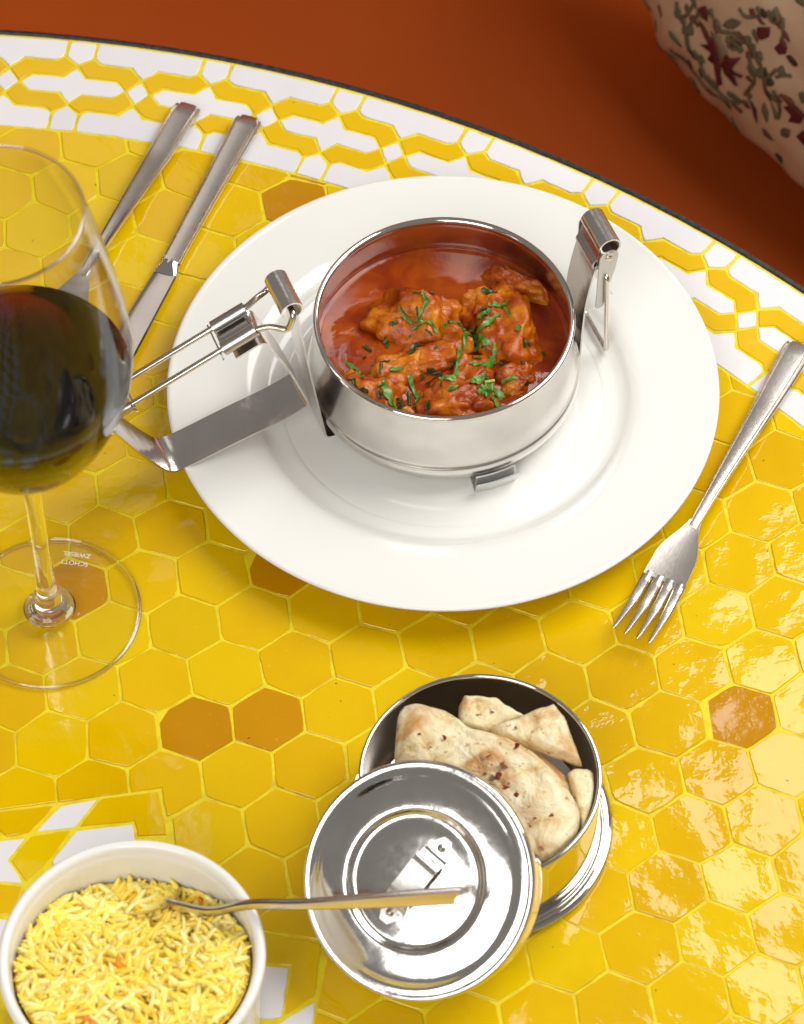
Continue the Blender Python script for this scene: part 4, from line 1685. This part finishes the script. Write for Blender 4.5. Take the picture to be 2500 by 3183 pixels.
PATCH=[
 ("red", [(-0.503, -0.558), (-0.472, -0.59), (-0.443, -0.579), (-0.413, -0.655), (-0.4, -0.721), (-0.419, -0.736), (-0.436, -0.676), (-0.474, -0.68), (-0.451, -0.65), (-0.501, -0.642), (-0.453, -0.613), (-0.484, -0.591)] ),
 ("red", [(-0.405, -0.651), (-0.349, -0.57), (-0.333, -0.572), (-0.286, -0.541), (-0.308, -0.576), (-0.351, -0.602), (-0.369, -0.629), (-0.316, -0.625), (-0.293, -0.614), (-0.307, -0.635), (-0.364, -0.651), (-0.379, -0.667), (-0.336, -0.685), (-0.348, -0.695), (-0.391, -0.674)] ),
 ("red", [(-0.491, -0.5), (-0.456, -0.47), (-0.431, -0.474), (-0.448, -0.519), (-0.493, -0.521)] ),
 ("red", [(-0.214, -0.392), (-0.157, -0.355), (-0.169, -0.399), (-0.195, -0.424), (-0.215, -0.423)] ),
 ("red", [(-0.147, -0.422), (-0.115, -0.379), (-0.084, -0.378), (-0.096, -0.41), (-0.126, -0.432)] ),
 ("red", [(-0.114, -0.608), (-0.066, -0.566), (-0.014, -0.568), (-0.059, -0.637), (-0.109, -0.662), (-0.085, -0.622)] ),
 ("red", [(-0.082, -0.699), (-0.053, -0.659), (-0.025, -0.663), (-0.048, -0.716)] ),
 ("khaki", [(-0.445, -0.558), (-0.378, -0.521), (-0.338, -0.553), (-0.378, -0.631), (-0.405, -0.651), (-0.434, -0.592)] ),
]
VINE=[
  [(-0.548, -0.693), (-0.549, -0.611), (-0.508, -0.542), (-0.49, -0.509)] ,
  [(-0.532, -0.683), (-0.469, -0.747), (-0.383, -0.775), (-0.323, -0.741)] ,
  [(-0.414, -0.477), (-0.379, -0.5), (-0.324, -0.479), (-0.283, -0.485), (-0.247, -0.47), (-0.247, -0.523), (-0.238, -0.587), (-0.288, -0.668), (-0.314, -0.706)] ,
  [(-0.232, -0.461), (-0.216, -0.505), (-0.186, -0.53)] ,
  [(-0.283, -0.485), (-0.291, -0.478), (-0.315, -0.492), (-0.325, -0.517), (-0.308, -0.523), (-0.293, -0.504), (-0.306, -0.502)] ,
  [(-0.167, -0.695), (-0.188, -0.644), (-0.179, -0.56), (-0.158, -0.525), (-0.13, -0.483)] ,
  [(-0.142, -0.566), (-0.134, -0.611), (-0.16, -0.687)] ,
  [(-0.292, -0.376), (-0.259, -0.382), (-0.206, -0.347), (-0.192, -0.317)] ,
  [(-0.155, -0.295), (-0.148, -0.322), (-0.125, -0.317), (-0.115, -0.293), (-0.135, -0.295), (-0.137, -0.312)] ,
  [(-0.623, -0.57), (-0.613, -0.608), (-0.572, -0.586), (-0.542, -0.531), (-0.528, -0.504)] ,
  [(-0.128, -0.507), (-0.102, -0.485), (-0.075, -0.474)] ,
  [(-0.1, -0.287), (-0.099, -0.341), (-0.115, -0.379)] ,
  [(-0.654, -0.757), (-0.623, -0.783), (-0.525, -0.788), (-0.422, -0.815)] ,
]
LEAFS=[
  ( (-0.666, -0.777) , (-0.592, -0.787) , 0.013 , 1 ),
  ( (-0.507, -0.797) , (-0.438, -0.819) , 0.016 , 1 ),
  ( (-0.309, -0.713) , (-0.27, -0.785) , 0.021 , 1 ),
  ( (-0.386, -0.79) , (-0.351, -0.807) , 0.013 , 2 ),
  ( (-0.234, -0.775) , (-0.195, -0.796) , 0.016 , 2 ),
  ( (-0.23, -0.68) , (-0.209, -0.734) , 0.013 , 0 ),
  ( (-0.253, -0.546) , (-0.249, -0.594) , 0.016 , 0 ),
  ( (-0.378, -0.73) , (-0.351, -0.755) , 0.01 , 0 ),
  ( (-0.361, -0.476) , (-0.284, -0.418) , 0.013 , 0 ),
  ( (-0.215, -0.476) , (-0.186, -0.486) , 0.01 , 0 ),
  ( (-0.151, -0.742) , (-0.103, -0.69) , 0.01 , 0 ),
  ( (-0.474, -0.737) , (-0.452, -0.747) , 0.008 , 0 ),
  ( (-0.626, -0.663) , (-0.581, -0.7) , 0.016 , 0 ),
  ( (-0.189, -0.538) , (-0.163, -0.56) , 0.016 , 0 ),
  ( (-0.431, -0.465) , (-0.41, -0.474) , 0.01 , 0 ),
  ( (-0.232, -0.409) , (-0.217, -0.449) , 0.01 , 0 ),
  ( (-0.548, -0.693) , (-0.513, -0.71) , 0.013 , 1 ),
]

for kind, uv in PATCH:
    patch(uv, TH[kind], "embroidered_petal" if kind == "red" else "embroidered_calyx")
for l in VINE:
    P = spline([Vector((a, b, 0)) for a, b in l], 6)
    mesh_obj("embroidered_vine", *wire([cush(p.x, p.y, .0004) for p in P], .0013, 6), TH["olive"], cushion, tuple(co_), sharp=0)
rc_ = random.Random(8)
for l in VINE:           # small leaves sprouting along every vine
    for (a, b), (a2, b2) in zip(l, l[1:]):
        for s in (-1, 1):
            if rc_.random() < .55:
                e = rc_.uniform(.2, .8)
                x, y = a + (a2 - a) * e, b + (b2 - b) * e
                an = math.atan2(b2 - b, a2 - a) + s * rc_.uniform(.5, 1.0)
                q_ = rc_.uniform(.025, .045)
                LEAFS.append(((x, y), (x + q_ * math.cos(an), y + q_ * math.sin(an)), .03, rc_.choice((0, 0, 1, 2))))
for _ in range(90):      # filler leaves over the rest of the cover
    x, y, an, q_ = rc_.uniform(-.93, .35), rc_.uniform(-.96, .1), rc_.uniform(0, 6.3), rc_.uniform(.035, .075)
    if any((Vector((x, y)) - Vector(q[0])).length < .06 for q in LEAFS) or (-.60 < x < -.33 and -.88 < y < -.66): continue
    LEAFS.append(((x, y), (x + q_ * math.cos(an), y + q_ * math.sin(an)), rc_.uniform(.03, .05), rc_.choice((0, 0, 0, 1, 2, 2))))
for a, b, w, k in LEAFS:
    patch(leaf_uv(a, b, max(w, .03)), TH[("olive", "brown", "rust")[k]], "embroidered_leaf")
